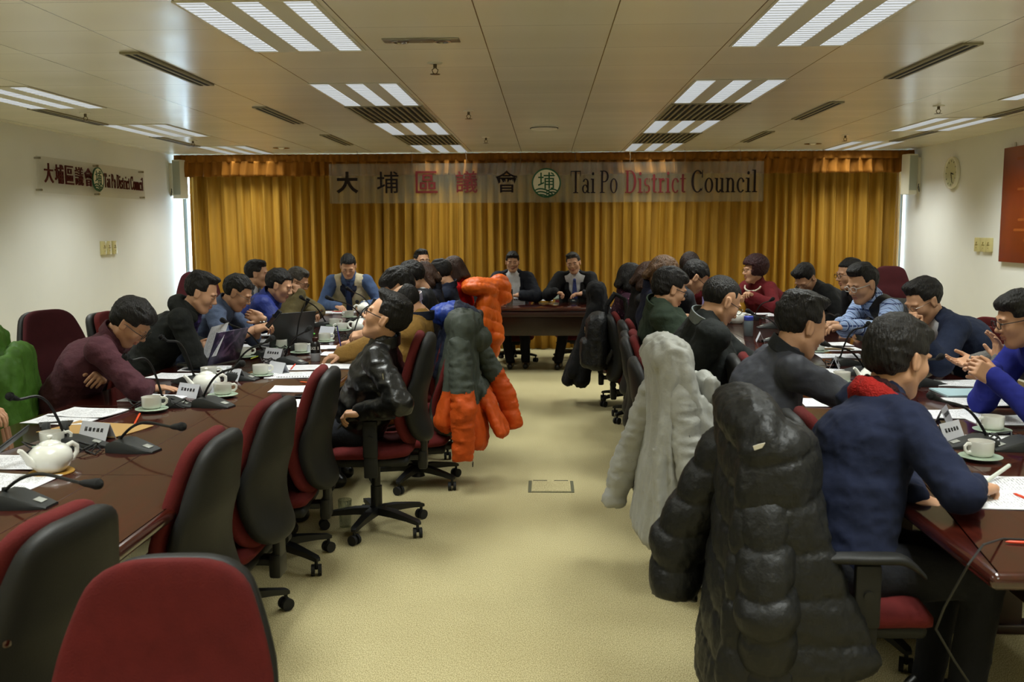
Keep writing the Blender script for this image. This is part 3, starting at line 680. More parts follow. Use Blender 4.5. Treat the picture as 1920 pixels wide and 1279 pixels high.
# head table
CH['H1'] = chair(-.40, 11.62, 180, 'swivel chair of the young person in white shirt at the head table')
CH['H2'] = chair(.36, 11.75, 172, 'swivel chair of the person in black suit at the head table')
# right table, aisle side (facing right)
CH['R1'] = chair(.93, 2.98, 90, 'swivel chair with armrests under the person in navy jumper, black puffer jacket on its back', 'a')
CH['R2'] = chair(1.24, 3.66, 92, 'empty tucked swivel chair between navy jumper person and grey shirt person')
CH['R3'] = chair(.84, 4.30, 86, 'swivel chair with a light grey jacket over its back')
CH['R4'] = chair(1.24, 4.78, 96, 'empty tucked swivel chair right of the person in black jacket', dz=.07)
CH['R5'] = chair(.78, 5.2, 92, 'swivel chair under the person in black jacket on the right row')
CH['R6'] = chair(.80, 6.0, 97, 'empty swivel chair turned out into the aisle, shell and red side both showing', dz=.02)
CH['R7'] = chair(.84, 6.55, 96, 'swivel chair under the person in dark green jacket')
CH['R8'] = chair(.88, 7.35, 90, 'swivel chair behind the dark green jacket person, top of its shell showing')
CH['R9'] = chair(.82, 8.0, 90, 'swivel chair with a black backpack hung on it')
CH['R10'] = chair(.76, 8.75, 92, 'swivel chair with a long black coat over its back')
# right table, wall side
CH['E1'] = chair(1.6, 10.8, 184, 'chair of the person with fringe at the far end of right table')
CH['E2'] = chair(2.42, 10.28, -128, 'high backed maroon chair under the person with pearl necklace')
CH['E3'] = chair(2.72, 8.95, -112, 'chair under the person in dark suit with bowed head')
CH['E4'] = chair(3.0, 7.95, -95, 'chair under the half hidden person with glasses on the right')
CH['E5'] = chair(2.88, 6.7, -100, 'chair under the person in checked shirt and black vest')
CH['E6'] = chair(3.2, 7.4, -108, 'small looking maroon chair top beside the wall, behind the person in navy suit')
CH['E7'] = chair(2.92, 5.75, -95, 'chair under the person in navy suit')
CH['E8'] = chair(2.85, 5.0, -105, 'maroon chair with a dark coat over it at the right edge')
CH['E9'] = chair(2.75, 4.25, -92, 'chair under the person in royal blue jumper at the right edge')
CH['X2'] = chair(4.28, 12.0, 192, 'empty maroon chair in the far right corner by the curtain', 'd')

# ---------------------------------------------------------------- tables
def wood(name, c1, c2, rough=.12, coat=.6):
    m = mat(name, c1, rough, spec=.5, coat=coat); nt = m.node_tree; N = nt.nodes; L = nt.links; b = N['Principled BSDF']
    b.inputs['Coat Roughness'].default_value = .05
    tc = N.new('ShaderNodeTexCoord'); mp = N.new('ShaderNodeMapping'); mp.inputs['Scale'].default_value = (9, .8, 9); L.new(tc.outputs['Object'], mp.inputs[0])
    n = N.new('ShaderNodeTexNoise'); n.inputs['Scale'].default_value = 4; n.inputs['Detail'].default_value = 6; n.inputs['Distortion'].default_value = .6; L.new(mp.outputs[0], n.inputs['Vector'])
    r = N.new('ShaderNodeValToRGB'); r.color_ramp.elements[0].position = .35; r.color_ramp.elements[1].position = .65; r.color_ramp.elements[0].color = rgb(*c1); r.color_ramp.elements[1].color = rgb(*c2)
    L.new(n.outputs['Fac'], r.inputs[0]); L.new(r.outputs[0], b.inputs['Base Color']); return m
M_TOP = wood('cherry_tabletop', (46, 15, 9), (60, 20, 12), .16); M_PAN = wood('dark_table_panel', (34, 14, 10), (44, 18, 12), .35, .1)
M_LINE = mat('inlay_line', (44, 14, 10), .3)
def long_table(label, x0, x1, y0, y1):
    cx, cy = (x0+x1)/2, (y0+y1)/2; t = thing('conference_table', label, 'table', (cx, cy, 0), group='long cherry conference tables')
    hx, hy, rr = (x1-x0)/2, (y1-y0)/2, .02; b = MB(); rings = []
    for k in range(9):
        a = -PI/2+PI*k/8; o = .024*math.cos(a)-.024; z = .726+.024*math.sin(a); ring = []
        for sx, sy, a0 in ((1, -1, -90), (1, 1, 0), (-1, 1, 90), (-1, -1, 180)):
            for j in range(5): q = math.radians(a0+22.5*j); ring.append(Vector((sx*(hx-rr)+(rr+o)*math.cos(q), sy*(hy-rr)+(rr+o)*math.sin(q), z)))
        rings.append(ring)
    b.loft(rings); b.build('tabletop', M_TOP, t, sharp=50)
    b = MB()
    n = max(2, round((y1-y0)/1.25))
    for k in range(1, n): b.box((0, -hy+2*hy*k/n, .7502), (2*hx-.06, .004, .0006))
    for sx in (-1, 1): b.box((sx*.22, 0, .7502), (.004, 2*hy-.1, .0006))
    b.build('inlay_lines', M_LINE, t, smooth=False)
    for sx in (-1, 1): b = MB(); b.box((sx*.10, 0, .50), (.03, 2*hy-.5, .36), .004); b.build('skirt_panel', M_PAN, t)
    for k in range(n+1):
        b = MB(); y = -hy+.25+(2*hy-.5)*k/n; b.box((0, y, .36), (.26, .05, .68), .006); b.box((0, y, .02), (.36, .08, .04), .008); b.build('pedestal', M_PAN, t)
    return t
long_table('long dark cherry conference table on the left of the aisle', -2.42, -1.17, 1.95, 9.95)
long_table('long dark cherry conference table on the right of the aisle', 1.12, 2.42, 2.36, 9.75)
t = thing('head_table', 'dark cherry head table facing down the aisle before the curtain', 'table', (-.28, 10.86, 0))
b = MB(); b.box((0, 0, .725), (2.15, .76, .05), .02, seg=3); b.build('tabletop', M_TOP, t)
b = MB(); b.box((0, -.20, .545), (2.0, .025, .25), .004); b.build('modesty_panel', M_PAN, t)
b = MB(); b.box((0, -.26, .675), (1.9, .3, .05), .004); b.build('apron', M_PAN, t)
b = MB(); b.box((.10, -.335, .664), (.16, .008, .006), .001); b.build('metal_pull', mat('gold_metal', (190, 150, 70), .35, .9), t)
for s_ in (-1, 1): b = MB(); b.box((s_*.92, .05, .36), (.05, .5, .68), .006); b.box((s_*.92, .05, .02), (.09, .6, .04), .008); b.build('pedestal', M_PAN, t)
# ================================================================ people
M_SKIN = mat('skin', (190, 144, 112), .5, spec=.4, var=.06, vscale=14, bump=.08, bscale=160)
M_LIP = mat('lips', (168, 112, 92), .5)
M_EYE = mat('eye_white', (190, 182, 170), .3); M_IRIS = mat('iris_dark', (22, 14, 10), .2)
def hair_mat(name, col, rough=.52): return mat(name, col, rough, spec=.3, var=.35, vscale=40, stretch=(1, 1, .2), bump=.9, bscale=150)
M_HBLK = hair_mat('black_hair', (20, 17, 15)); M_HBRN = hair_mat('brown_hair', (52, 32, 20)); M_HGRY = hair_mat('grey_hair', (74, 70, 64)); M_HRED = hair_mat('burgundy_hair', (46, 16, 18)); M_HSALT = hair_mat('greying_hair', (48, 46, 42))
M_HEAVY = mat('black_frame', (16, 16, 18), .3); M_WIRE = mat('silver_frame', (120, 118, 112), .25, .8); M_WFR = mat('pale_frame', (190, 190, 186), .3)

def head_mesh(kind='m'):
    """local frame: origin mid head, +Y face, +Z up"""
    S = SDF((-.105, -.125, -.19), (.105, .135, .135), .0046); fw = {'m': 1., 'w': 1.1, 'f': .94}[kind]
    A = lambda p, k=.02: S.op(p, k)
    A(Ell((0, -.016, .036), (.076*fw, .095, .084)), 0)
    A(Ell((0, .022, -.028), (.061*fw, .064, .086)), .03)
    A(Ell((0, .056, -.098), (.024, .022, .018)), .03)
    for s_ in (-1, 1):
        A(Cap((s_*.052*fw, -.004, -.055), (s_*.024, .048, -.098), .017, .013), .03)
        A(Ell((s_*.043*fw, .054, -.022), (.022, .022, .024)), .025)
        A(Ell((s_*.030, .077, .024), (.026, .010, .008)), .015)
        S.op(Ell((s_*.031, .098, .006), (.018, .016, .011)), .014, sub=True)
        A(Ell((s_*.031, .073, .004), (.0155, .013, .0105)), .004)
        A(Ell((s_*.0125, .090, -.032), (.0085, .009, .007)), .006)
        A(Ell((s_*.077*fw, -.008, -.004), (.0075, .018, .031), fr_yz((0, 1, .18), (0, -.18, 1))), .006)
        A(Cap((s_*.082*fw, -.022, .02), (s_*.081*fw, -.016, -.026), .006, .005), .004)
        S.op(Ell((s_*.087*fw, -.004, .0), (.006, .009, .017)), .004, sub=True)
    A(Cap((0, .080, .018), (0, .099, -.024), .0075, .0105), .014); A(Ell((0, .102, -.026), (.0105, .010, .009)), .006)
    A(Ell((0, .084, -.054), (.022, .010, .0065)), .006); A(Ell((0, .082, -.067), (.019, .010, .007)), .006)
    S.op(Ell((0, .097, -.060), (.020, .007, .0016)), .003, sub=True)
    A(Cap((0, -.026, -.06), (0, -.034, -.115), .050*(.9 if kind == 'f' else 1), .049*(.88 if kind == 'f' else 1)), .025)
    V, Q = S.mesh(); c = (V[Q[:, 0]]+V[Q[:, 2]])/2
    lip = (c[:, 1] > .078) & (np.abs(c[:, 0]) < .022) & (c[:, 2] > -.074) & (c[:, 2] < -.050)
    return V, Q, lip.astype(int)
HEADS = {k: head_mesh(k) for k in 'mwf'}

def hand_mesh(pose):
    """right hand, palm down: wrist at origin, +Y fingers, +Z back of hand, thumb at -X"""
    P = {'flat': ((6, 8, 6), 3, .55), 'relax': ((22, 28, 18), 2, .5), 'curl': ((42, 50, 30), 1, .45), 'grip': ((62, 66, 40), 0, .3), 'fist': ((80, 88, 60), 0, .2), 'pen': ((48, 52, 30), 0, .25), 'spread': ((12, 16, 12), 8, .8)}[pose]
    (a1, a2, a3), spread, tho = P; S = SDF((-.085, -.03, -.09), (.06, .20, .04), .0034)
    S.op(Box((0, .045, -.001), (.039, .046, .0135), rd=.012)); S.op(Cap((0, -.035, 0), (0, .01, 0), .026, .028), .02)
    S.op(Ell((-.024, .03, -.008), (.018, .032, .014)), .015); S.op(Ell((.026, .035, -.008), (.014, .034, .012)), .012)
    tips = []
    for i, (bx, L_) in enumerate(((-.030, .073), (-.0105, .082), (.0095, .076), (.028, .060))):
        r0 = .0088-.0008*(i == 3); p = np.array([bx, .085-.004*abs(i-1.3), 0.]); sp = math.radians((i-1.5)*spread); x = 0; ang = 0
        fr = (.44, .31, .25); cu = (a1, a2, a3)
        if pose == 'pen' and i < 2: cu = (34, 40, 18)
        k = .006
        for j in range(3):
            ang += math.radians(cu[j]*(1+.06*i)); d = np.array([math.sin(sp)*math.cos(ang), math.cos(sp)*math.cos(ang), -math.sin(ang)])
            q = p+d*L_*fr[j]; S.op(Cap(p, q, r0, r0-.0007), k); p = q; r0 -= .0007; k = .001
        tips.append(p)
    b = np.array([-.034, .022, -.006]); t1 = b+np.array([-.026*tho-.008, .030, -.014]); tip = t1+np.array([-.012*tho, .028, -.010-.012*(1-tho)])
    if pose in ('pen', 'grip', 'fist'): tip = (tips[0]*.55+t1*.45)+np.array([0, -.004, -.004])
    S.op(Cap(b, t1, .0125, .0105), .008); S.op(Cap(t1, tip, .0102, .0085), .001)
    return S.mesh()
_HC = {}
def hand(pose, side):
    if (pose, side) not in _HC:
        if pose not in _HC: _HC[pose] = hand_mesh(pose)
        V, Q = _HC[pose]
        if side < 0: V = V*np.array([-1, 1, 1]); Q = Q[:, ::-1]
        _HC[(pose, side)] = (V, Q)
    return _HC[(pose, side)]

def hair_mesh(style, seed=0):
    long_ = style in ('long', 'bob', 'longbangs')
    S = SDF((-.14, -.17, -.30 if style in ('long', 'longbangs') else -.15), (.14, .15, .19), .0052)
    def A(p, k=.02): S.op(p, k)
    vol = {'short': .011, 'side': .010, 'quiff': .011, 'mop': .015, 'bald': .006, 'perm': .034, 'under': .010, 'long': .013, 'bob': .016, 'longbangs': .016, 'crop': .006}[style]
    A(Ell((0, -.018, .038), (.0765+vol*(.9 if style in ('perm', 'long', 'bob', 'longbangs') else .45), .0955+vol*.8, .084+vol)), 0)
    if style == 'quiff': A(Ell((0, .034, .112), (.052, .046, .024)), .03); A(Ell((0, -.01, .12), (.055, .06, .022)), .03)
    if style == 'under': A(Ell((0, .026, .110), (.054, .054, .022), fr_yz((0, 1, .15), (0, 0, 1))), .02); A(Ell((0, -.04, .10), (.06, .06, .03)), .03)
    if style == 'mop': A(Ell((.0, .042, .088), (.068, .042, .026)), .03); A(Ell((0, -.06, -.01), (.07, .05, .05)), .02)
    if style == 'side': A(Ell((.015, .034, .108), (.056, .034, .016)), .03)
    if style == 'perm': A(Ell((0, -.03, .05), (.112, .118, .108)), .02)
    # cut the face away
    zh, yf = {'short': (.070, .036), 'side': (.072, .040), 'quiff': (.080, .030), 'mop': (.058, .046), 'bald': (.10, .004), 'perm': (.055, .040), 'under': (.086, .034), 'long': (.066, .040), 'bob': (.058, .042), 'longbangs': (.035, .045), 'crop': (.074, .032)}[style]
    def face(X, Y, Z):
        d = np.minimum(Y-(yf+.35*np.abs(Z-.02)*(Z < .02)), zh-Z+.18*(Y-.06))
        return -d+0*X*Y*Z
    S.op(Fn(face), .012, sub=True)
    if style not in ('perm', 'bob', 'long', 'longbangs'):
        S.op(Fn(lambda X, Y, Z: -np.minimum(Y+.028-.25*np.maximum(0, -Z), .024-Z)+0*X), .008, sub=True)      # around the ears
        S.op(Fn(lambda X, Y, Z: Z+.066+0*X*Y), .02, sub=True)
    elif style in ('perm', 'bob'):
        S.op(Fn(lambda X, Y, Z: (Z+.088 if style == 'bob' else Z+.055)+0*X*Y), .02, sub=True)
    if style == 'bald':
        S.op(Ell((0, .0, .115), (.052, .075, .05)), .015, sub=True)
    if long_:
        S.op(Fn(lambda X, Y, Z: Z+.03+0*X*Y), .02, sub=True)
        zb = -.10 if style == 'bob' else -.07
        for s_ in (-1, 1): A(ECap((s_*.070, -.03, .02), (s_*.078, -.045 if style == 'bob' else -.035, zb), (.026, .048), (.028, .034), (1, 0, 0)), .02)
        A(ECap((0, -.085, .0), (0, -.10, zb), (.085, .032), (.080, .026), (1, 0, 0)), .03)
    V, Q = S.mesh(); n = vnormals(V, Q)
    az = np.arctan2(V[:, 0], V[:, 1]+.02); el = np.arctan2(V[:, 2]-.03, np.hypot(V[:, 0], V[:, 1]))
    if style == 'perm': P = V*70; amp = .0065
    elif long_: P = np.stack([V[:, 0]*90, V[:, 1]*90, V[:, 2]*9+seed], 1); amp = .0045
    else: P = np.stack([V[:, 0]*80+seed, V[:, 1]*18*(1-.0)+V[:, 2]*8, V[:, 2]*30], 1); amp = .0055 if style not in ('crop', 'bald') else .0015
    V = V+n*((ridge(P)*.6+vnoise(P*2.3+9)*.8-.4)[:, None]*amp)
    top = np.clip((V[:, 2]-.09)/.05, 0, 1); V = V+n*((vnoise(V*28+seed)-.4)*top*(.010 if style in ('short', 'mop', 'quiff', 'side') else .003))[:, None]
    return V, Q
_HR = {}
def ang(a): a = math.radians(a); return np.array([math.sin(a), math.cos(a), 0.])
def head_R(yaw, pitch, roll):
    F = ang(yaw); R_ = np.array([F[1], -F[0], 0.]); p = math.radians(pitch); Y = F*math.cos(p)+np.array([0, 0, -math.sin(p)]); U = np.cross(R_, Y)
    r = math.radians(roll); X = R_*math.cos(r)-U*math.sin(r); U = np.cross(X, Y); return np.array([X, Y, U])   # rows
def ring_glasses(mb, R, C, rim=.0016, dn=0., rx=.024, ry=.017):
    T = lambda p: Vector(tuple(np.asarray(p) @ R+C))
    for s_ in (-1, 1):
        pts = []
        for j in range(18):
            a = 2*PI*j/18; c, s2 = math.cos(a), math.sin(a); pts.append(T((s_*.033+rx*math.copysign(abs(c)**.7, c), .102-.10*(abs(s_*.033+rx*c)-.01)*.25, .002-dn+ry*math.copysign(abs(s2)**.7, s2))))
        mb.tube(pts, rim, 6, closed=True)
        mb.tube([T((s_*.057, .098, .008-dn)), T((s_*.074, .06, .008-dn)), T((s_*.083, .0, .008)), T((s_*.083, -.02, .002))], rim*1.1, 6)
    mb.tube([T((-.010, .104, .004-dn)), T((0, .108, .008-dn)), T((.010, .104, .004-dn))], rim, 6)
def ik(A, T, l1, l2, hint):
    d = T-A; L = np.linalg.norm(d); mx = (l1+l2)*.995
    if L > mx: T = A+d/L*mx; L = mx
    if L < .10: L = .10; T = A+nrm(d)*L
    x = (l1*l1-l2*l2+L*L)/(2*L); h = math.sqrt(max(0, l1*l1-x*x)); u = nrm(T-A); v = nrm(hint-u*(hint@u)); return A+u*x+v*h, T
def person(label, pel, yaw, head, hy, hp, hr=0., hair='short', hm=None, top=None, skirt=None, kind='m', L=None, R=None, girth=1., res=.0125, sleeve=1., glasses=None, style='shirt', inner=None, tie=None, collar=None,
           pants=None, hood=False, wr=.006, legs=True, eyes=True, hair_s=1., face_k=None, seat=.47, hands='relax', shade=None, knee=None, feet=None, name='person'):
    Pv = np.array([pel[0], pel[1], seat+.085]); C = np.array(head, float); F = ang(yaw); RT = np.array([F[1], -F[0], 0.]); Z = np.array([0, 0, 1.])
    HR = head_R(hy, hp, hr); fem = kind == 'f'; base = np.array([pel[0], pel[1], 0.])
    J = C+np.array([0, -.032, -.085]) @ HR
    dr = nrm(.55*nrm(J-Pv)+.45*Z); N_ = J-dr*.050-F*.008
    Sd = nrm(N_-Pv); Bk = nrm(-F-Sd*((-F)@Sd)); ln = np.linalg.norm(N_-Pv); lean = max(0, Sd@F)
    g = girth; Ab = Pv+.33*(N_-Pv)+Bk*(.012+.05*lean); Ch = Pv+.68*(N_-Pv)+Bk*(.012+.055*lean)
    sw = (.150 if fem else .176)*(.9+.1*g); shb = N_-Sd*.055+Bk*.005
    # ---- arms
    sh, el, wr_, hd, hpose, hpal = {}, {}, {}, {}, {}, {}
    for s_, spec in ((1, R), (-1, L)):
        spec = spec or {}; sh[s_] = shb+RT*s_*sw+F*.012
        tgt = np.array(spec.get('p', Pv+F*.40+RT*s_*.10+np.array([0, 0, .225])), float)
        u0 = tgt-sh[s_]; u0[2] *= .35; dirn = nrm(np.array(spec['d'], float)) if 'd' in spec else nrm(nrm(u0)-RT*s_*.25)
        hint = np.array(spec['h'], float) if 'h' in spec else (RT*s_*.75-Z*.8-F*.25)
        w_ = tgt-dirn*.075; el[s_], wr_[s_] = ik(sh[s_], w_, .285, .255, nrm(hint))
        for q in range(1, 9):                     # forearms lie on the table, not through it
            if w_[2] < .745 or el[s_][2] > .805: break
            el[s_], wr_[s_] = ik(sh[s_], w_, .285, .255, nrm(nrm(hint)*(1-q/8)+(RT*s_+Z*.5)*(q/8)))
        hd[s_] = dirn; hpose[s_] = spec.get('pose', hands); hpal[s_] = np.array(spec.get('palm', (0, 0, -1)), float)
        if spec.get('hide'): hpose[s_] = None
    # ---- body (skin) as one mesh
    lo = np.minimum.reduce([Pv-.28, C-.3, el[1]-.1, el[-1]-.1, wr_[1]-.1, wr_[-1]-.1]); hi = np.maximum.reduce([Pv+.28, C+.1, el[1]+.1, el[-1]+.1, wr_[1]+.1, wr_[-1]+.1])
    B = SDF(lo, hi, .013); B.op(ECap(Pv, Ab, (.13*g, .10*g), (.12*g, .09*g), RT)); B.op(ECap(Ab, Ch, (.12*g, .09*g), (.14*g, .08*g), RT), .04); B.op(ECap(Ch, N_-Sd*.07, (.14*g, .08*g), (.10, .06), RT), .04)
    nk = .047 if fem else .054; B.op(Cap(N_+Sd*.0, J, nk, nk-.003), .02); B.op(Cap(Pv, Pv-Z*.03+F*.05, .10), .03)
    for s_ in (1, -1):
        B.op(Cap(N_-Sd*.03, sh[s_], .035, .042), .04); B.op(Cap(sh[s_], el[s_], .042, .035), .02); B.op(Cap(el[s_], wr_[s_], .037, .026), .015)
    V, Q = B.mesh(); VV, QQ, MI = [V], [Q], [np.zeros(len(Q), int)]; o = len(V)
    hv, hq, hl = HEADS[face_k or kind]; VV.append((hv*hair_s) @ HR+C); QQ.append(hq+o); MI.append(hl); o += len(hv)
    for s_ in (1, -1):
        if hpose[s_] is None: continue
        v, q = hand(hpose[s_], s_); Zh = -hpal[s_]; Y = hd[s_]; X = nrm(np.cross(Y, Zh)); Zh = np.cross(X, Y)
        sc_ = .92 if fem else 1.0; VV.append((v*sc_) @ np.array([X, Y, Zh])+wr_[s_]); QQ.append(q+o); MI.append(np.zeros(len(q), int)); o += len(v)
    root = mesh_ob(name, np.concatenate(VV)-base, np.concatenate(QQ), [M_SKIN, M_LIP], None, np.concatenate(MI), sharp=0)
    root.location = tuple(base); tag(root, label, 'person')
    # ---- hair, eyes, glasses
    if hair:
        if hair not in _HR: _HR[hair] = hair_mesh(hair, len(_HR))
        v, q = _HR[hair]; mesh_ob('hair', ((v*hair_s*(np.array([1.05, 1.02, 1.0]) if kind == 'w' else 1)) @ HR+C-base), q, hm or M_HBLK, root, sharp=0)
    if hair in ('long', 'longbangs'):
        td = nrm(-Sd*.75-Z*.35+Bk*.10); a_ = C+np.array([0, -.085, .01]) @ HR; S = SDF(np.minimum(a_, a_+td*.34)-.16, np.maximum(a_, a_+td*.34)+.16, .0075); X_h = HR[0]
        S.op(ECap(a_, a_+td*.30, (.085, .036), (.075, .022), X_h)); 
        for s_ in (-1, 1):
            b_ = C+np.array([s_*.072, -.035, -.02]) @ HR; S.op(ECap(b_, b_+td*.24+Bk*.0, (.024, .040), (.026, .026), X_h), .03)
        V, Q = S.mesh(); n_ = vnormals(V, Q); P = np.stack([(V-a_) @ X_h*75, (V-a_) @ np.cross(X_h, td)*75, (V-a_) @ td*7], 1); V = V+n_*((ridge(P)-.3)*.006)[:, None]
        mesh_ob('hair_lengths', V-base, Q, hm or M_HBLK, root, sharp=0)
    T = lambda p: Vector(tuple(np.asarray(p) @ HR*1.+C-base)); Rm = Matrix(HR.T.tolist())
    if eyes:
        opened = .0042 if hp < 18 else .0022
        for s_ in (-1, 1):
            b = MB(); b.mi = 0; b.lathe([(0, -1), (.6, -.8), (1, 0), (.6, .8), (0, 1)], 12, R=Rm @ Matrix.Diagonal((.0115, .0065, opened)), c=T((s_*.0315, .0838, .003)))
            b.mi = 1; b.lathe([(0, -1), (.6, -.8), (1, 0), (.6, .8), (0, 1)], 10, R=Rm @ Matrix.Diagonal((.005, .0035, opened*1.04)), c=T((s_*.0315, .0880, .003)))
            b.build('eye', [M_EYE, M_IRIS], root, sharp=0)
            b = MB(); b.tube([T((s_*.014, .090, .023)), T((s_*.030, .089, .028)), T((s_*.047, .078, .023))], [.0022, .0030, .0014], 6, flat=.8); b.build('eyebrow', M_HBLK, root)
    if glasses:
        b = MB(); ring_glasses(b, HR, C-base, *(glasses[1:] if len(glasses) > 1 else ())); b.build('glasses', glasses[0], root)
    # ---- clothing
    top = top or cloth('dark_top', (30, 30, 34)); half = sleeve
    lo2 = np.minimum.reduce([lo, Pv-np.array([.3, .3, .16])]); hi2 = hi.copy(); hi2[2] = max(N_[2]+.09, sh[1][2]+.1, el[1][2]+.08, el[-1][2]+.08, wr_[1][2]+.06, wr_[-1][2]+.06)
    def torso(infl, sleeves=True, arms_to=1., rs=res, low=0.):
        S = SDF(lo2-infl, hi2+infl, rs)
        S.op(ECap(Pv-Sd*(.02+low), Ab, (.160*g+infl, .122*g+infl), (.150*g+infl, .118*g+infl), RT)); S.op(ECap(Ab, Ch, (.150*g+infl, .118*g+infl), (.168*g+infl, .112*g+infl), RT), .05)
        S.op(ECap(Ch, N_-Sd*.085+Bk*.01, (.168*g+infl, .112*g+infl), (.125+infl, .078+infl), RT), .05)
        S.op(Cap(N_-Sd*.04, N_+(J-N_)*.34, .068+infl, .060+infl*.4), .05)
        if fem: 
            for s_ in (1, -1): S.op(Ell(Ch-Bk*.10+RT*s_*.07+Sd*.0, (.062, .062, .062)), .04)
        for s_ in (1, -1):
            S.op(Cap(N_-Sd*.035+RT*s_*.03, sh[s_], .045+infl, .054+infl), .06)
            if not sleeves: continue
            if arms_to >= 1:
                S.op(Cap(sh[s_], el[s_], .065+infl, .055+infl), .03); e2 = el[s_]+(wr_[s_]-el[s_])*(1.02 if arms_to < 1.5 else .9)
                S.op(Cap(el[s_], e2, .055+infl, .040+infl*.8), .02)
            else:
                S.op(Cap(sh[s_], sh[s_]+(el[s_]-sh[s_])*arms_to, .062+infl, .056+infl), .03)
        return S
    def vcut(S, w0, w1, s0):
        """open front: remove a wedge"""
        def fn(X, Y, Z_):
            x, y, z = X-Pv[0], Y-Pv[1], Z_-Pv[2]; u = x*RT[0]+y*RT[1]+z*RT[2]; w_ = -(x*Bk[0]+y*Bk[1]+z*Bk[2]); s_ = x*Sd[0]+y*Sd[1]+z*Sd[2]
            hw = w0+(w1-w0)*np.clip((s_-s0)/(ln-s0), 0, 1.2); return np.maximum(np.abs(u)-hw, -w_-(-.03))
        S.op(Fn(fn), .008, sub=True); return S
    W = [(wr, (9, 9, 14), len(label)), (wr*.45, (26, 26, 20), 3)] if wr else None
    if style in ('suit', 'open', 'vest'):
        im = inner or cloth('white_shirt', (205, 206, 210)); arms = style == 'vest'
        sdf_ob('shirt', torso(.0 if not arms else 0., arms, 1., .011), im, root, base, W if arms else None)
        S = torso(.012, style != 'vest', 1., res)
        vcut(S, *( (.0, .125, .17) if style == 'suit' else (.062, .10, .0) if style == 'open' else (.004, .075, .25)))
        S.op(Cap(N_-Sd*.02, N_+Sd*.06, .052), .01, sub=True)
        oj = sdf_ob('jacket' if style != 'vest' else 'vest', S, top, root, base, W if style != 'vest' else [(wr*.5, (9, 9, 14), 2)])
        # lapels
        b = MB(); wf = -Bk
        for s_ in (-1, 1):
            tp = N_-Sd*.02+RT*s_*.078+wf*.015; lowp = Ch-Sd*.09+wf*(.127*g)+RT*s_*.014; mid = Ch+Sd*.04+wf*(.121*g)+RT*s_*.088
            if style == 'vest': lowp = Ch+Sd*.01+wf*(.135*g)+RT*s_*.030; mid = Ch+Sd*.09+wf*(.118*g)+RT*s_*.058; tp = N_-Sd*.01+RT*s_*.062+wf*.02
            out = (mid+RT*s_*.02, tp+RT*s_*.018-wf*.03)
            rings = [[Vector(tuple(p-base)) for p in r_] for r_ in ([lowp, lowp+RT*s_*.01, lowp+RT*s_*.012+wf*.006, lowp+wf*.006], [mid-RT*s_*.022, mid+RT*s_*.03, mid+RT*s_*.03+wf*.012, mid-RT*s_*.022+wf*.012], [tp-RT*s_*.008, tp+RT*s_*.022-wf*.03, tp+RT*s_*.022-wf*.02+Sd*.01, tp-RT*s_*.008+wf*.01+Sd*.006])]
            b.loft(rings)
        fixn(b.build('lapel', top if style != 'vest' else M_COLD, root, sharp=30)) if style != 'open' else None
        if style == 'open':
            pass
    else:
        ob = torso(.0 if style != 'bulky' else .016, True, half)
        mi = shade
        sdf_ob({'hoodie': 'hooded_jacket', 'sweater': 'sweater', 'bulky': 'jacket'}.get(style, 'shirt'), ob, top if not isinstance(top, list) else top, root, base, W, (lambda c: shade(c, dict(Pv=Pv, N=N_, F=F, RT=RT, Sd=Sd))) if shade else None)
    # collar ring
    cm = collar if collar is not None else (inner if style in ('suit', 'open', 'vest') else (top if style in ('shirt',) and not isinstance(top, list) else None))
    if cm is not None:
        b = MB(); rings = []; ax = nrm(.6*Sd+.4*nrm(J-N_)); fo = nrm(F-ax*(F@ax)); ro = np.cross(fo, ax); ni = .016 if style == "bulky" else 0.; c0 = N_+(J-N_)*.42
        for j in range(25):
            a = math.radians(-158+316*j/24); d_ = -fo*math.cos(a)+ro*math.sin(a); front = .5-.5*math.cos(a); r0 = (.067 if not fem else .058)+ni*.7; hgt = .056-.016*front; lowr = r0+.016+.006*front
            p0 = c0+d_*r0*1.02-fo*0.0-ax*.03*front; rings.append([Vector(tuple(q-base)) for q in (p0, p0+ax*hgt, p0+ax*hgt+d_*.007, p0+d_*(lowr-r0)+ax*(.004-.012*front), p0+d_*(lowr-r0-.008)-ax*.006)])
        b.loft(rings); fixn(b.build('collar', cm, root, sharp=50))
    if hood:
        S = SDF(N_-.2, N_+.22, .009); ax = nrm(.7*Sd+.3*Z); fo = nrm(F-ax*(F@ax)); ro = np.cross(fo, ax); prev = None
        for j in range(9):
            a = math.radians(-120+30*j); d_ = -fo*math.cos(a)+ro*math.sin(a); bk_ = .5+.5*math.cos(a); p = N_+d_*.083-ax*(.015-.035*bk_); r_ = .026+.022*bk_
            if prev is not None: S.op(Cap(prev[0], p, prev[1], r_), .02)
            prev = (p, r_)
        S.op(Cap(N_-Sd*.03, N_+ax*.1, .058), .015, sub=True); sdf_ob('hood', S, top, root, base, (.005, (14, 14, 20), 1))
    if tie is not None:
        b = MB(); wf = -Bk; p0 = N_-Sd*.045+wf*.078; p1 = Ch+wf*(.128*g)-Sd*.02; p2 = Ab+wf*(.125*g)
        for (p, w_), (q, w2) in (((p0, .016), (p1, .030)), ((p1, .030), (p2, .036))):
            b.loft([[Vector(tuple(v_-base)) for v_ in (p_-RT*ww, p_+RT*ww, p_+RT*ww*.9+wf*.010, p_-RT*ww*.9+wf*.010)] for p_, ww in ((p, w_), (q, w2))])
        b.box(tuple(p0+Sd*.012+wf*.006-base), (.032, .026, .03), .008); fixn(b.build('necktie', tie, root, sharp=50))
    # ---- trousers and shoes
    pm = pants or M_TRS; S = None
    kn, an = {}, {}
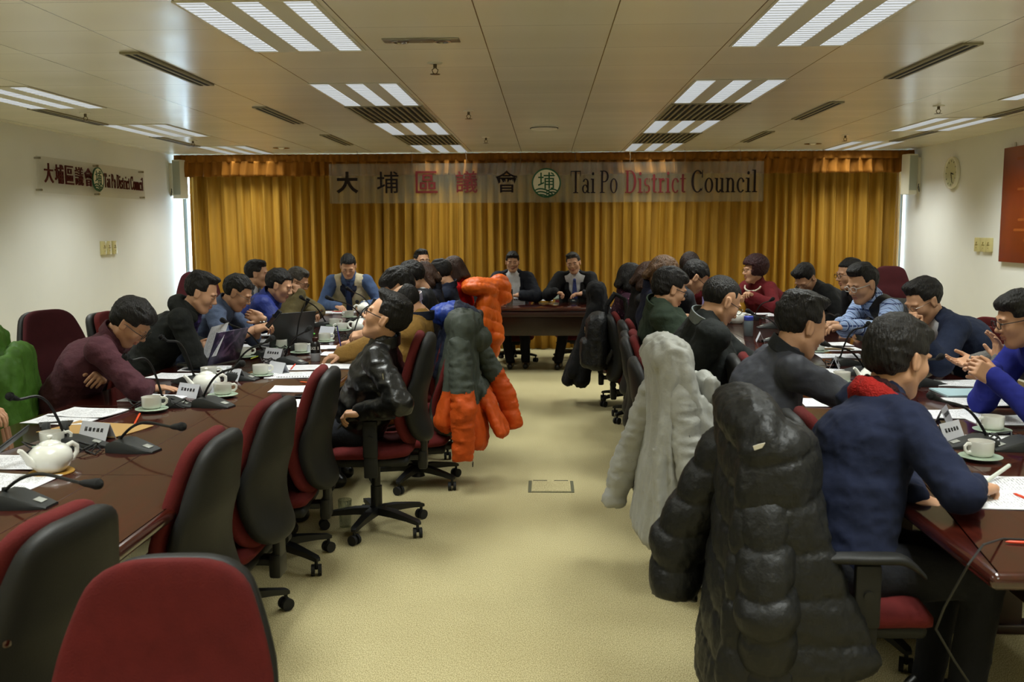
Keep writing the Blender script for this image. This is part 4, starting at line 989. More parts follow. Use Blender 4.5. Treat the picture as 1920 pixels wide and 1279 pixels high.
    for s_ in (1, -1):
        hip = Pv+RT*s_*.085-Z*.01; k_ = Pv+F*.41+RT*s_*.11+Z*(-.03) if knee is None else np.array(knee[0 if s_ < 0 else 1], float); k_[2] = min(k_[2], .56)
        a_ = np.array([k_[0], k_[1], .09])-F*.05 if feet is None else np.array(feet[0 if s_ < 0 else 1], float); kn[s_], an[s_] = k_, a_
    if legs:
        pts = [Pv, kn[1], kn[-1], an[1], an[-1]]; S = SDF(np.min(pts, 0)-.14, np.max(pts, 0)+.14, .016)
        S.op(ECap(Pv-RT*.07-Z*.01, Pv+RT*.07-Z*.01, (.105*g, .105*g), (.105*g, .105*g), Z))
        for s_ in (1, -1):
            hip = Pv+RT*s_*.085-Z*.01; S.op(Cap(hip, kn[s_], .088*min(g, 1.15), .064), .03); S.op(Cap(kn[s_], an[s_], .064, .050), .02)
        sdf_ob('trousers', S, pm, root, base, (.006, (11, 11, 11), 2))
        for s_ in (1, -1):
            S = SDF(an[s_]-.18, an[s_]+np.array([.18, .18, .08]), .009); fd = F; a_ = np.array([an[s_][0], an[s_][1], .045])
            S.op(Cap(a_-fd*.045, a_+fd*.13-Z*.008, .040, .034)); S.op(Cap(a_-fd*.02, an[s_]+Z*.02, .042, .040), .03); S.op(Fn(lambda X, Y, Z_: Z_-.006+0*X*Y), .003, sub=True)
            sdf_ob('shoe', S, M_SHOE, root, base)
    return root, dict(N=N_, J=J, C=C, HR=HR, Sd=Sd, Bk=Bk, F=F, RT=RT, Pv=Pv, base=base, sh=sh, el=el, wr=wr_, Ch=Ch, Ab=Ab, hd=hd, g=g, T=lambda p: np.asarray(p) @ HR+C)
M_TRS = cloth('dark_trousers', (24, 25, 30)); M_SHOE = mat('black_leather_shoe', (14, 13, 13), .3); M_COLD = cloth('navy_collar', (20, 24, 40))
def neck_ring(root, I, m, name='scarf', r=.072, th=.022, up=0., front=.03, tail=None, arc=2*PI):
    N_, ax = I['N'], nrm(.6*I['Sd']+.4*nrm(I['J']-I['N'])); fo = nrm(I['F']-ax*(I['F']@ax)); ro = np.cross(fo, ax); S = SDF(N_-.30, N_+.18, .0085); prev = None
    for j in range(13):
        a = -arc/2+arc*j/12; d_ = -fo*math.cos(a)+ro*math.sin(a); fr = .5-.5*math.cos(a); p = N_+d_*(r+.012*fr)+ax*(up+.01-front*fr*1.6)
        if prev is not None: S.op(ECap(prev, p, (th*1.5, th), (th*1.5, th), ax), .012)
        prev = p
    if tail is not None:
        for a, b_ in tail: S.op(ECap(a, b_, (.035, .016), (.03, .012), ro), .012)
    return sdf_ob(name, S, m, root, I['base'], [(.004, (40, 40, 40), 1)])
def wrist_watch(root, I, s_, strap, dial):
    w_ = I['wr'][s_]-I['hd'][s_]*.012; d = nrm(I['wr'][s_]-I['el'][s_]); x = nrm(np.cross(d, (0, 0, 1))); y = np.cross(x, d); b = MB()
    b.tube([Vector(tuple(w_+(x*math.cos(q)+y*math.sin(q))*.031-I['base'])) for q in [2*PI*j/16 for j in range(16)]], .006, 8, closed=True); o = b.build('watch', strap, root)
    b = MB(); b.cyl(Vector(tuple(w_-y*.030-I['base'])), Vector(tuple(w_-y*.041-I['base'])), .017); b.cyl(Vector(tuple(w_+y*.030-I['base'])), Vector(tuple(w_+y*.041-I['base'])), .017); b.build('watch_case', dial, o)
def V3(px, py, Y): return np.array(atY(px, py, Y))
def Vz(px, py, z): return np.array(at(px, py, z))
# ---------------------------------------------------------------- the people, left table, wall side
def stripes(*a, **k): return None
def plaid_mat(name, base, dark, light, sx=26.):
    m = cloth(name, base); nt = m.node_tree; N = nt.nodes; L = nt.links; b = N['Principled BSDF']; tc = N.new('ShaderNodeTexCoord'); sp = N.new('ShaderNodeSeparateXYZ'); L.new(tc.outputs['Object'], sp.inputs[0])
    def ln(o, sc_, w_, add=None):
        a = N.new('ShaderNodeMath'); a.operation = 'MULTIPLY'; a.inputs[1].default_value = sc_; L.new(o, a.inputs[0]); f = N.new('ShaderNodeMath'); f.operation = 'FRACT'; L.new(a.outputs[0], f.inputs[0])
        c = N.new('ShaderNodeMath'); c.operation = 'LESS_THAN'; c.inputs[1].default_value = w_; L.new(f.outputs[0], c.inputs[0]); return c.outputs[0]
    ad = N.new('ShaderNodeMath'); ad.operation = 'ADD'; L.new(sp.outputs[0], ad.inputs[0]); L.new(sp.outputs[1], ad.inputs[1])
    l1 = ln(ad.outputs[0], sx, .22); l2 = ln(sp.outputs[2], sx, .18); mxm = N.new('ShaderNodeMath'); mxm.operation = 'MAXIMUM'; L.new(l1, mxm.inputs[0]); L.new(l2, mxm.inputs[1])
    mx = N.new('ShaderNodeMix'); mx.data_type = 'RGBA'; L.new(mxm.outputs[0], mx.inputs['Factor']); mx.inputs['A'].default_value = rgb(*base); mx.inputs['B'].default_value = rgb(*dark)
    l3 = ln(ad.outputs[0], sx*2, .12); m2 = N.new('ShaderNodeMix'); m2.data_type = 'RGBA'; L.new(l3, m2.inputs['Factor']); L.new(mx.outputs['Result'], m2.inputs['A']); m2.inputs['B'].default_value = rgb(*light)
    L.new(m2.outputs['Result'], b.inputs['Base Color']); return m
D2 = dict
pen_items = []
# P0 phone holder at the very edge
person('person holding a phone at the far left edge, only the hand and phone in frame', (-2.95, 3.95), 85, (-2.68, 3.98, 1.22), 88, 25, top=cloth('slate_shirt', (52, 60, 84)), R=D2(p=at(-6, 838, .83), pose='curl', d=(1, .15, .1), palm=(0, .5, -.6)), L=D2(p=(-2.5, 4.2, .8)))
# P1 maroon shirt
r_, I = person('person in a wrinkled maroon shirt with glasses, head bent low over papers', (-2.66, 5.05), 80, V3(246, 606, 4.95), 84, 44, 6, hair='mop', kind='m', top=cloth('maroon_shirt', (76, 42, 50), bump=.5), glasses=(M_HEAVY, .0019), res=.010, wr=.009, girth=1.06,
    R=D2(p=at(305, 727, .775), pose='flat', d=(1, .25, -.05), h=(-.4, -1.0, -.5)), L=D2(p=at(185, 708, .86), pose='curl', d=(.3, -1, .1), h=(.5, .6, -.8), palm=(-.6, 0, -.6)), hair_s=1.03)
# P2 black hoodie
r_, I = person('person in a black hooded jacket with purple plaid scarf, reading a held page', (-2.68, 6.12), 80, V3(378, 550, 5.98), 84, 24, 0, hair='under', top=cloth('black_cotton', (26, 28, 26), bump=.4), style='hoodie', hood=True, res=.010, wr=.009, girth=1.1,
    R=D2(p=at(382, 652, .86), pose='curl', d=(.8, -.3, .35), h=(-.3, -1, -.6), palm=(.2, .8, -.2)), L=D2(p=(-2.2, 6.3, .8)))
neck_ring(r_, I, plaid_mat('purple_plaid', (38, 34, 84), (20, 18, 40), (110, 70, 130), 40), th=.020, r=.066, tail=[(I['N']+I['F']*.07-I['Sd']*.03, I['N']+I['F']*.13-I['Sd']*.2)])
# P3 grey-blue shirt
r_, I = person('person in a grey-blue shirt and glasses with one hand on chin', (-2.76, 6.88), 84, V3(446, 550, 6.65), 86, 30, 0, hair='short', kind='w', top=cloth('grey_blue_shirt', (78, 90, 116), bump=.4), glasses=(M_WIRE, .0014), res=.011, sleeve=.95, girth=1.22, wr=.008,
    R=D2(p=V3(498, 612, 6.45), pose='curl', d=(.9, -.1, .25), h=(-.1, -1, -.9), palm=(0, .4, -.8)), L=D2(p=V3(470, 590, 6.72), pose='curl', d=(-.75, -.3, .35), h=(.8, .2, -.9), palm=(-.3, -.7, .3)))
wrist_watch(r_, I, -1, M_WIRE, M_WIRE)
# P4 royal blue jacket
r_, I = person('person in a royal blue zip jacket looking down at a phone', (-2.74, 7.62), 84, V3(524, 536, 7.3), 88, 20, hair='short', top=cloth('royal_blue_jacket', (32, 46, 114), rough=.6), style='bulky', res=.012, wr=.008, collar=cloth('royal_blue_jacket', (32, 46, 114)),
    R=D2(p=V3(557, 614, 7.35), pose='curl', d=(.9, -.2, .1), palm=(0, .3, -.8)), L=D2(p=V3(560, 606, 7.6), pose='curl', d=(.8, -.4, .1)))
# P5 behind
person('person with receding dark hair in a grey suit, mostly hidden behind the royal blue jacket', (-3.05, 8.55), 84, V3(483, 514, 8.6), 82, 4, hair='side', top=cloth('grey_suit', (62, 66, 72)), style='suit')
# P6 grey hair
person('grey haired person in an olive brown jacket with glasses, hand against forehead', (-2.74, 9.05), 86, V3(558, 528, 8.75), 88, 26, hair='side', hm=M_HGRY, top=cloth('olive_brown_jacket', (92, 82, 52)), style='bulky', glasses=(M_HEAVY, .0018),
    R=D2(p=V3(557, 538, 8.55), pose='curl', d=(-.3, .1, 1), h=(.5, -.8, -.6), palm=(-.8, .3, 0)), L=D2(p=V3(590, 590, 8.7), pose='relax'))
# P7 cream vest, facing camera
r_, I = person('person in a cream fleece vest over blue shirt at far table end', (-2.12, 10.35), 176, V3(653, 500, 10.02), 170, 30, hair='short', top=cloth('cream_fleece', (188, 178, 148), bump=.5), style='vest', inner=cloth('denim_blue_shirt', (66, 84, 118)), girth=1.12, wr=.006,
    R=D2(p=V3(640, 577, 9.85), pose='curl', hide=False), L=D2(p=V3(676, 577, 9.85), pose='curl'), tie=cloth('slate_tie', (44, 56, 92)))
b = MB(); p = I['Ch']-I['Bk']*.146+I['RT']*-.085-I['Sd']*.05-I['base']; b.lathe([(0, 0), (.02, 0), (.02, .004), (.014, .006), (0, .006)], 20, c=tuple(p), R=Matrix.Rotation(PI/2+.2, 3, 'X')); b.build('chest_badge', mat('badge_dark', (40, 40, 50)), r_)

# ---------------------------------------------------------------- left table, aisle side
M_LEA = mat('black_leather', (17, 17, 16), .36, spec=.5, bump=.45, bscale=30, var=.1)
r_, I = person('person in a black leather jacket with glasses, leaning back and looking up to the left', (-1.02, 5.02), -92, V3(722, 597, 4.88), -88, -24, 0, hair='under', top=M_LEA, style='shirt', collar=M_LEA, glasses=(M_HEAVY, .0022), res=.010, wr=.011, girth=1.12,
    L=D2(p=at(652, 775, .70), pose='curl', d=(-1, -.1, -.1), h=(.30, -.45, -1)), R=D2(p=at(655, 748, .72), pose='curl', d=(-1, -.2, 0), h=(.6, .5, -.8)), knee=[(-1.45, 4.88, .53), (-1.45, 5.12, .53)], hair_s=1.06)
neck_ring(r_, I, cloth('pale_blue_cotton', (118, 146, 182)), name='shirt_collar', r=.050, th=.010, up=.034, front=.02)
b = MB(); p = I['sh'][-1]*.52+I['el'][-1]*.48-I['base']+np.array([-.012, -.060, 0]); b.tube([Vector(tuple(p+np.array([0, 0, .04]))), Vector(tuple(p+np.array([.004, -.004, 0]))), Vector(tuple(p+np.array([-.004, -.003, -.045])))], .004, 6); b.build('sleeve_zip', M_CHROME, r_)
r_, I = person('person in a tan corduroy jacket, head bowed, writing with a black pen', (-.98, 5.95), -90, V3(762, 572, 5.95), -95, 42, 0, hair='bald', top=cloth('tan_corduroy', (132, 100, 48), bump=.6), style='bulky', collar=M_COLD, wr=.006,
    L=D2(p=at(682, 655, .80), pose='pen', d=(-.9, -.1, -.2), palm=(0, .5, -.8)), R=D2(p=(-1.45, 6.1, .78), pose='relax'), girth=1.08)
r_, I = person('person in a white shirt with glasses and thick black hair, writing with a blue pen', (-1.05, 6.75), -88, V3(748, 540, 6.6), -92, 38, 0, hair='mop', top=cloth('white_cotton_shirt', (202, 196, 204)), glasses=(M_WFR, .0016), wr=.007, hair_s=1.08,
    L=D2(p=at(640, 642, .79), pose='pen', d=(-1, .05, -.15), palm=(0, .5, -.8), h=(.3, -1, -.3)), sleeve=.9, R=D2(p=(-1.5, 6.9, .78)))
person('person in a charcoal suit with white shirt collar, back turned, hair short and black', (-1.0, 7.5), -90, V3(772, 523, 7.3), -96, 32, hair='short', top=cloth('charcoal_suit', (34, 35, 38)), style='suit', girth=1.12, hair_s=1.04)
person('person with long brown hair falling forward, dark top, on the left row', (-1.0, 8.0), -88, V3(795, 522, 7.95), -92, 34, hair='long', hm=M_HBRN, top=cloth('dark_blue_knit', (28, 30, 42)), kind='f')
person('person in a navy jumper with short black hair, head bowed, ear showing', (-.95, 8.55), -90, V3(826, 516, 8.45), -74, 28, hair='short', top=cloth('navy_jumper', (34, 40, 58)), girth=1.1, hair_s=1.05)
person('person in a bright red top with brown bobbed hair, back of the head showing', (-.9, 9.15), -80, V3(850, 508, 9.0), -66, 26, hair='bob', hm=M_HBRN, top=cloth('bright_red_knit', (176, 16, 20)), kind='f', girth=1.1)
person('person with square dark glasses and side-parted hair sitting beyond the left row', (-1.42, 10.95), 178, V3(791, 489, 10.6), 150, 2, hair='side', top=cloth('black_jacket', (26, 26, 30)), glasses=(M_HEAVY, .0024), style='suit', legs=True)

# ---------------------------------------------------------------- head table
r_, I = person('young person in a white shirt under an open dark parka at the head table', (-.40, 11.5), 180, V3(961, 492, 11.35), 178, 4, hair='mop', hair_s=.97, top=cloth('dark_parka', (26, 28, 36)), style='open', girth=1.02, wr=.010,
    L=D2(p=V3(962, 554, 11.05), pose='curl', d=(-.8, -.5, 0)), R=D2(p=V3(940, 552, 11.05), pose='curl', d=(.8, -.5, 0)), knee=[(-.26, 11.12, .53), (-.5, 11.12, .53)], feet=[(-.24, 11.05, .09), (-.42, 11.03, .09)])
neck_ring(r_, I, cloth('dark_parka', (26, 28, 36)), name='parka_hood', r=.092, th=.022, up=.0, front=.03, arc=math.radians(230))
r_, I = person('older person in a black suit with blue patterned tie at the head table', (.36, 11.55), 186, V3(1075, 494, 11.25), 190, 8, 8, hair='side', hm=M_HSALT, top=cloth('black_suit', (22, 22, 23)), style='suit', tie=plaid_mat('blue_tie', (48, 60, 120), (90, 104, 160), (30, 34, 80), 60), girth=1.16,
    L=D2(p=V3(1080, 551, 10.95), pose='relax', d=(-1, -.2, 0)), R=D2(p=V3(1052, 549, 10.93), pose='curl', d=(.9, -.1, -.1)), knee=[(.48, 11.12, .53), (.22, 11.1, .53)], feet=[(.56, 11.2, .09), (.14, 10.98, .09)])

# ---------------------------------------------------------------- right table, aisle side
def dots(name, base, dot):
    m = cloth(name, base); nt = m.node_tree; b = nt.nodes['Principled BSDF']; v = nt.nodes.new('ShaderNodeTexVoronoi'); v.inputs['Scale'].default_value = 38; tc = nt.nodes.new('ShaderNodeTexCoord'); nt.links.new(tc.outputs['Object'], v.inputs['Vector'])
    r = nt.nodes.new('ShaderNodeValToRGB'); r.color_ramp.interpolation = 'CONSTANT'; r.color_ramp.elements[0].color = rgb(*dot); r.color_ramp.elements[1].color = rgb(*base); r.color_ramp.elements[1].position = .22; nt.links.new(v.outputs['Distance'], r.inputs[0]); nt.links.new(r.outputs[0], b.inputs['Base Color']); return m
person('person with long black hair in a dark purple dotted top', (.74, 8.35), 90, V3(1184, 524, 8.2), 82, 14, hair='long', top=dots('purple_dotted', (46, 18, 34), (120, 70, 90)), kind='f', hair_s=1.04)
person('person with long brown hair over a black top, beside the purple dotted top', (.85, 7.75), 90, V3(1218, 526, 7.6), 96, 30, hair='long', hm=M_HBRN, top=cloth('black_knit', (24, 22, 24)), kind='f', hair_s=1.08)
person('person with light brown hair in a navy top, hidden behind the dark green jacket person', (.85, 7.1), 90, V3(1244, 516, 7.0), 90, 34, hair='long', hm=hair_mat('light_brown_hair', (84, 58, 34)), top=cloth('navy_top', (26, 30, 52)), kind='f', hair_s=1.05)
person('person with black hair and glasses showing just past the dark green jacket person', (.92, 7.62), 88, V3(1302, 522, 7.35), 86, 40, hair='short', top=cloth('dark_grey_top', (38, 38, 42)), glasses=(M_HEAVY, .002), hair_s=1.05)
r_, I = person('person in a dark green jacket with glasses, looking down at the right table', (.82, 6.42), 92, V3(1256, 543, 6.05), 74, 20, hair='mop', top=cloth('dark_green_canvas', (50, 62, 50), bump=.4), style='bulky', collar=cloth('dark_green_canvas', (50, 62, 50)), glasses=(M_HEAVY, .002), res=.011, wr=.009, hair_s=1.06,
    R=D2(p=V3(1277, 592, 6.0), pose='curl'))
r_, I = person('heavily built person in a black jacket with glasses, bending over the table edge', (.84, 5.22), 90, V3(1352, 567, 4.95), 72, 30, hair='crop', kind='w', top=cloth('black_wool_jacket', (26, 29, 28)), style='bulky', collar=cloth('grey_collar', (112, 118, 118)), glasses=(M_HEAVY, .0016), res=.010, wr=.008, girth=1.34, hair_s=1.04,
    R=D2(p=V3(1345, 702, 5.0), pose='fist', d=(.6, -.5, -.5), h=(-.6, -.4, -.5)), L=D2(p=(1.35, 5.25, .79)))
r_, I = person('person in a charcoal grey long-sleeved shirt turning to look right across the table', (.88, 4.22), 86, V3(1503, 612, 4.1), 74, 18, hair='under', top=cloth('charcoal_jersey', (56, 58, 66), rough=.6, bump=.2), style='shirt', collar=cloth('charcoal_collar', (38, 40, 44)), res=.010, wr=.008, girth=1.24, hair_s=1.10,
    R=D2(p=(1.62, 3.98, .79), pose='relax', d=(1, .2, 0), h=(-.2, -1, -.7)), L=D2(p=(1.6, 4.35, .79)))
r_, I = person('person in a navy jumper with red knitted scarf, writing at lower right', (.96, 3.02), 84, V3(1684, 672, 3.22), 62, 12, hair='mop', top=cloth('navy_fleece', (26, 32, 54), rough=.95, bump=.15), style='sweater', res=.009, wr=.008, girth=1.2, hair_s=1.10,
    R=D2(p=at(1850, 912, .79), pose='pen', d=(.75, .5, -.1), h=(.2, -1, -.6)), L=D2(p=at(1760, 950, .74), pose='curl', d=(.7, -.6, -.2), h=(-.2, .8, -.9)))
neck_ring(r_, I, cloth('red_knit', (150, 26, 20), bump=.9, bscale=160), r=.082, th=.025, up=-.002, front=.05, tail=[(I['N']+I['F']*.08-I['Sd']*.05, I['N']+I['F']*.12-I['Sd']*.16)])
neck_ring(r_, I, cloth('black_red_knit', (40, 12, 14), bump=.9, bscale=160), name='scarf_edge', r=.062, th=.014, up=.026, front=.03)
b = MB(); p = I['N']-I['Sd']*.03-I['F']*.085-I['RT']*.02-I['base']; b.tube([Vector(tuple(p+np.array(q))) for q in ((0, -.01, .005), (-.012, 0, .012), (-.004, .012, .004), (0.006, .004, -.004))], .004, 6); b.build('hanger_loop', mat('loop_white', (180, 180, 170)), r_)

# ---------------------------------------------------------------- right table, far end and wall side
person('person with dark wavy hair and fringe in a burgundy top, beyond the right table end', (1.55, 10.55), 176, V3(1293, 500, 10.25), 195, 24, hair='longbangs', hm=hair_mat('dark_brown_hair', (34, 22, 18)), top=cloth('burgundy_top', (88, 18, 26)), kind='f', girth=1.2, hair_s=1.12)
r_, I = person('person with short burgundy permed hair, glasses and pearl necklace, arms crossed', (2.34, 10.2), -128, V3(1413, 507, 10.0), -100, 2, hair='perm', hm=M_HRED, top=cloth('burgundy_knit', (96, 20, 26), bump=.4), kind='f', face_k='m', glasses=(M_HEAVY, .0018), girth=1.3, hair_s=1.08,
    R=D2(p=V3(1388, 556, 9.8), pose='curl', d=(.6, -.7, .1), h=(-.5, -.2, -.9)), L=D2(p=V3(1402, 549, 9.75), pose='curl', d=(-.6, -.5, .3), h=(.6, -.5, -.9)))
b = MB(); n = 17
for k in range(n):
    a = PI*(k/(n-1))-PI/2; q = I['N']+I['F']*(.085+.05*math.cos(a))+I['RT']*.10*math.sin(a)-I['Sd']*(.035+.055*math.cos(a))-I['base']; b.lathe([(0, -.010), (.007, -.007), (.010, 0), (.007, .007), (0, .010)], 8, c=tuple(q))
b.build('pearl_necklace', mat('pearl', (225, 215, 195), .25), r_)
person('person in a black suit with head bowed low, far right side of the table', (2.74, 8.85), -108, V3(1510, 522, 8.6), -128, 48, hair='side', top=cloth('black_suit_wool', (26, 26, 26)), style='suit', glasses=(M_WIRE, .001), girth=1.12, hair_s=1.04)
person('person with dark rimmed glasses half hidden behind the person in checked shirt', (2.9, 7.95), -95, V3(1592, 515, 8.0), -98, 8, hair='short', top=cloth('dark_grey_top', (38, 38, 42)), glasses=(M_HEAVY, .002), hair_s=1.03)
r_, I = person('person in a blue checked shirt and black padded vest with pale glasses, pressing a phone', (2.80, 6.65), -102, V3(1617, 534, 6.45), -112, 18, hair='quiff', kind='w', top=cloth('black_padded_vest', (24, 24, 26), rough=.5), style='vest', inner=plaid_mat('blue_checked', (138, 160, 200), (50, 66, 110), (190, 200, 220), 17), glasses=(M_WFR, .0019), girth=1.22, res=.011, wr=.008, hair_s=1.02,
    R=D2(p=V3(1556, 606, 6.25), pose='curl', d=(-.9, -.1, 0), palm=(0, 0, -1)), L=D2(p=V3(1565, 612, 6.05), pose='relax', d=(-1, .2, -.05), h=(.5, -.8, -.6)))
wrist_watch(r_, I, -1, M_WIRE, M_WIRE)
r_, I = person('person in a navy suit with glasses, hand pressed to nose, by the right wall', (2.72, 5.85), -96, V3(1732, 565, 5.75), -104, 28, hair='side', top=cloth('navy_suit', (30, 38, 60)), style='suit', glasses=(M_WIRE, .0013), girth=1.18, res=.011, hair_s=1.08,
    R=D2(p=V3(1706, 592, 5.55), pose='fist', d=(-.1, .3, 1), h=(-.3, .6, -.9), palm=(.8, -.2, 0)), L=D2(p=V3(1712, 596, 5.45), pose='fist', d=(.2, .3, 1), h=(-.4, -.6, -.9), palm=(.8, .2, 0)))
r_, I = person('person in a grey knitted sleeve reaching an open palm, hidden by the blue jumper', (2.95, 5.0), -95, V3(1960, 585, 4.9), -100, 10, hair='short', top=cloth('grey_knit', (104, 102, 100), bump=.8, bscale=120), R=D2(p=V3(1785, 688, 4.75), pose='spread', d=(-1, -.1, -.08), palm=(0, -.4, 1), h=(.2, -.6, -.8)), L=D2(p=V3(1872, 650, 4.6), pose='spread', d=(-.2, 0, 1), palm=(-1, 0, 0), h=(.3, -.6, -.8)), girth=1.1)
r_, I = person('person in a royal blue jumper with glasses at the right edge, hands raised together', (2.62, 4.25), -94, V3(1912, 600, 4.3), -84, 14, hair='mop', top=cloth('royal_blue_jumper', (36, 42, 126), rough=.95, bump=.15), style='sweater', glasses=(M_HEAVY, .002), girth=1.15, res=.010, hair_s=1.0,
    R=D2(p=V3(1830, 683, 4.32), pose='curl', d=(-.85, .2, .35), palm=(0, .9, -.2), h=(.4, .6, -.9)), L=D2(p=V3(1836, 692, 4.18), pose='curl', d=(-.8, .1, .45), palm=(.1, .9, -.2), h=(.3, -.5, -.9)))
wrist_watch(r_, I, -1, mat('brown_strap', (92, 48, 28), .5), M_WIRE)
# ================================================================ coats and bags hung over chairs
def quilt(V, Q, pitch, amp, tilt=0.):
    n = vnormals(V, Q); q = np.abs(np.sin(PI*(V[:, 2]+tilt*V[:, 0]+.02*np.sin(V[:, 1]*9))/pitch))**.38
    P = V*np.array([60, 60, 18.]); return V+n*((q-.6)*amp+(ridge(P)-.3)*.0022)[:, None]
def garment(ch, name, label, mats, prims, cuts=(), wr=None, qu=None, mi=None, h=.0115, cat='jacket', group=None, sleeves=(), sq=None):
    V0 = np.array([[0, 0, 0]]); lo = np.min([p[0][1] for p in prims], 0)-.03; hi = np.max([p[0][2] for p in prims], 0)+.03
    S = SDF(lo, hi, h)
    for p, k in prims: S.op(p, k)
    for p, k in cuts: S.op(p, k, sub=True)
    V, Q = S.mesh()
    if qu: V = quilt(V, Q, *qu)
    for a in (wr or []): V = wrinkle(V, Q, *a)
    idx = mi((V[Q[:, 0]]+V[Q[:, 2]])/2) if mi else None
    o = mesh_ob(name, V, Q, mats, None, idx, sharp=0); o.location = ch.location.copy(); o.rotation_euler = ch.rotation_euler.copy(); tag(o, label, cat, group)
    for sv in sleeves:                                     # every sleeve is a cloth tube of its own
        pts, rr, = sv; pts = [np.array(p, float) for p in pts]; S = SDF(np.min(pts, 0)-max(rr)-.02, np.max(pts, 0)+max(rr)+.02, h)
        for i in range(len(pts)-1): S.op(Cap(pts[i], pts[i+1], rr[i], rr[i+1]), .015)
        d = nrm(pts[-1]-pts[-2]); e = pts[-1]-d*rr[-1]*.35; S.op(Fn(lambda X, Y, Z: -((X-e[0])*d[0]+(Y-e[1])*d[1]+(Z-e[2])*d[2])), .004, sub=True) if rr[-1] > .03 else None
        V, Q = S.mesh(); V = quilt(V, Q, *sq) if sq else wrinkle(wrinkle(V, Q, .012, (9, 9, 24), 3), Q, .005, (22, 22, 50), 5)
        mesh_ob('sleeve', V, Q, mats, o, mi((V[Q[:, 0]]+V[Q[:, 2]])/2) if mi else None, sharp=0)
    return o
X_ = (1, 0, 0)
FOLD = [(.016, (13, 13, 2.2), 1), (.006, (38, 38, 9), 2), (.003, (70, 70, 40), 4)]
M_LGREY = cloth('light_grey_nylon', (160, 160, 154), rough=.5, bump=.25, bscale=60, var=.03); M_OLIVE = cloth('grey_green_shell', (66, 72, 64), rough=.6, bump=.3); M_ORNG = cloth('orange_shell', (196, 80, 22), rough=.6, bump=.3)
# light grey jacket
WRAP = lambda w0=.20, w1=.275, zt=1.0, zb=.52: [(ECap((0, -.300, zt+.0), (0, -.205, zb), (max(w0, .212), .080), (max(w1, .272), .112), X_), 0), (ECap((-.12, -.308, zt+.03), (.12, -.308, zt+.03), (.055, .068), (.055, .068), (0, 0, 1)), .05)]
def SH(side, z0=.93, x0=.20, x1=.27, z1=.35, y0=-.25, y1=-.27, r0=.062, r1=.052): return (Cap((side*x0, y0, z0), (side*x1, y1, z1), r0, r1), .035)
CUT = [(Box((0, .35, .5), (.5, .46, 1.2), rd=.01), .0)]
def hemcut(z, sl=0., fl=0.):  return (Fn(lambda X, Y, Z: Z-(z+sl*X+.03*np.sin(X*17)+.02*np.sin(Y*23+1)+fl*np.abs(X))), .012)
g = garment(CH['R3'], 'hung_jacket', 'light grey thin jacket hanging long over a chair back in the right row', M_LGREY,
    WRAP(.23, .27, 1.03, .50)+[(ECap((.20, -.30, .98), (.295, -.20, .30), (.055, .04), (.225, .034), (0, 1, 0)), .03), (ECap((0, -.29, .93), (-.02, -.37, .26), (.15, .045), (.27, .05), X_), .04), (ECap((0, -.13, .93), (.03, -.12, .56), (.17, .03), (.25, .025), X_), .04), (ECap((.20, -.20, .85), (.27, -.20, .22), (.05, .030), (.12, .028), (0, 1, 0)), .02)],
    [hemcut(.22, .0, -.35)], [(.024, (19, 19, 1.7), 1), (.006, (40, 40, 9), 2), (.002, (80, 80, 50), 4)],
    sleeves=[([(.21, -.28, .90), (.345, -.24, .50), (.345, -.20, .10)], (.058, .062, .052)), ([(-.16, -.33, .86), (-.24, -.44, .52), (-.27, -.50, .27)], (.058, .060, .052))])
b = MB(); b.tube([(.12, -.095, .93), (.20, -.085, .72), (.27, -.10, .52)], .0035, 6); b.build('zip', mat('grey_zip', (92, 94, 92), .5), g)
M_SEAM = mat('grey_seam', (108, 110, 106), .7)
for pts in ([(.255, -.28, .93), (.33, -.26, .72), (.40, -.24, .5), (.40, -.20, .22)],):
    b = MB(); b.tube(pts, .0028, 6); b.build('seam', M_SEAM, g)
# black puffer
M_PUF = mat('black_puffer_nylon', (14, 15, 15), .52, spec=.4, bump=.55, bscale=34)
g = garment(CH['R1'], 'puffer_jacket', 'black quilted puffer jacket over a chair back behind the navy jumper', M_PUF,
    WRAP(.255, .295, 1.02, .42)+[(Ell((.16, -.235, .95), (.10, .085, .09)), .03), (Ell((-.16, -.235, .95), (.10, .085, .09)), .03), (ECap((.13, -.235, .93), (.14, -.20, .60), (.13, .09), (.15, .10), X_), .03), (ECap((.22, -.29, .96), (.30, -.20, .34), (.075, .055), (.235, .06), (0, 1, 0)), .03), (ECap((0, -.29, .96), (.06, -.36, .22), (.18, .07), (.25, .085), X_), .05), (ECap((0, -.15, .96), (.04, -.13, .50), (.19, .045), (.25, .04), X_), .04),
     ],
    [hemcut(.17, -.25)], [(.005, (20, 20, 7), 1), (.003, (60, 60, 30), 5)], (.125, .016, .25), sq=(.115, .020, .3),
    sleeves=[([(.19, -.29, .90), (.33, -.30, .52), (.29, -.28, .13)], (.075, .084, .066)), ([(-.17, -.33, .88), (-.22, -.47, .55), (-.17, -.50, .34)], (.085, .098, .074))])
b = MB(); b.prism([(0, 0), (.022, .008), (.03, .022), (.012, .018), (-.004, .012)], -.002, .002, lambda u, v, w: (.275+w, -.335+u, .985+v)); fixn(b.build('feather_tear', mat('down_white', (205, 200, 188), .9), g))
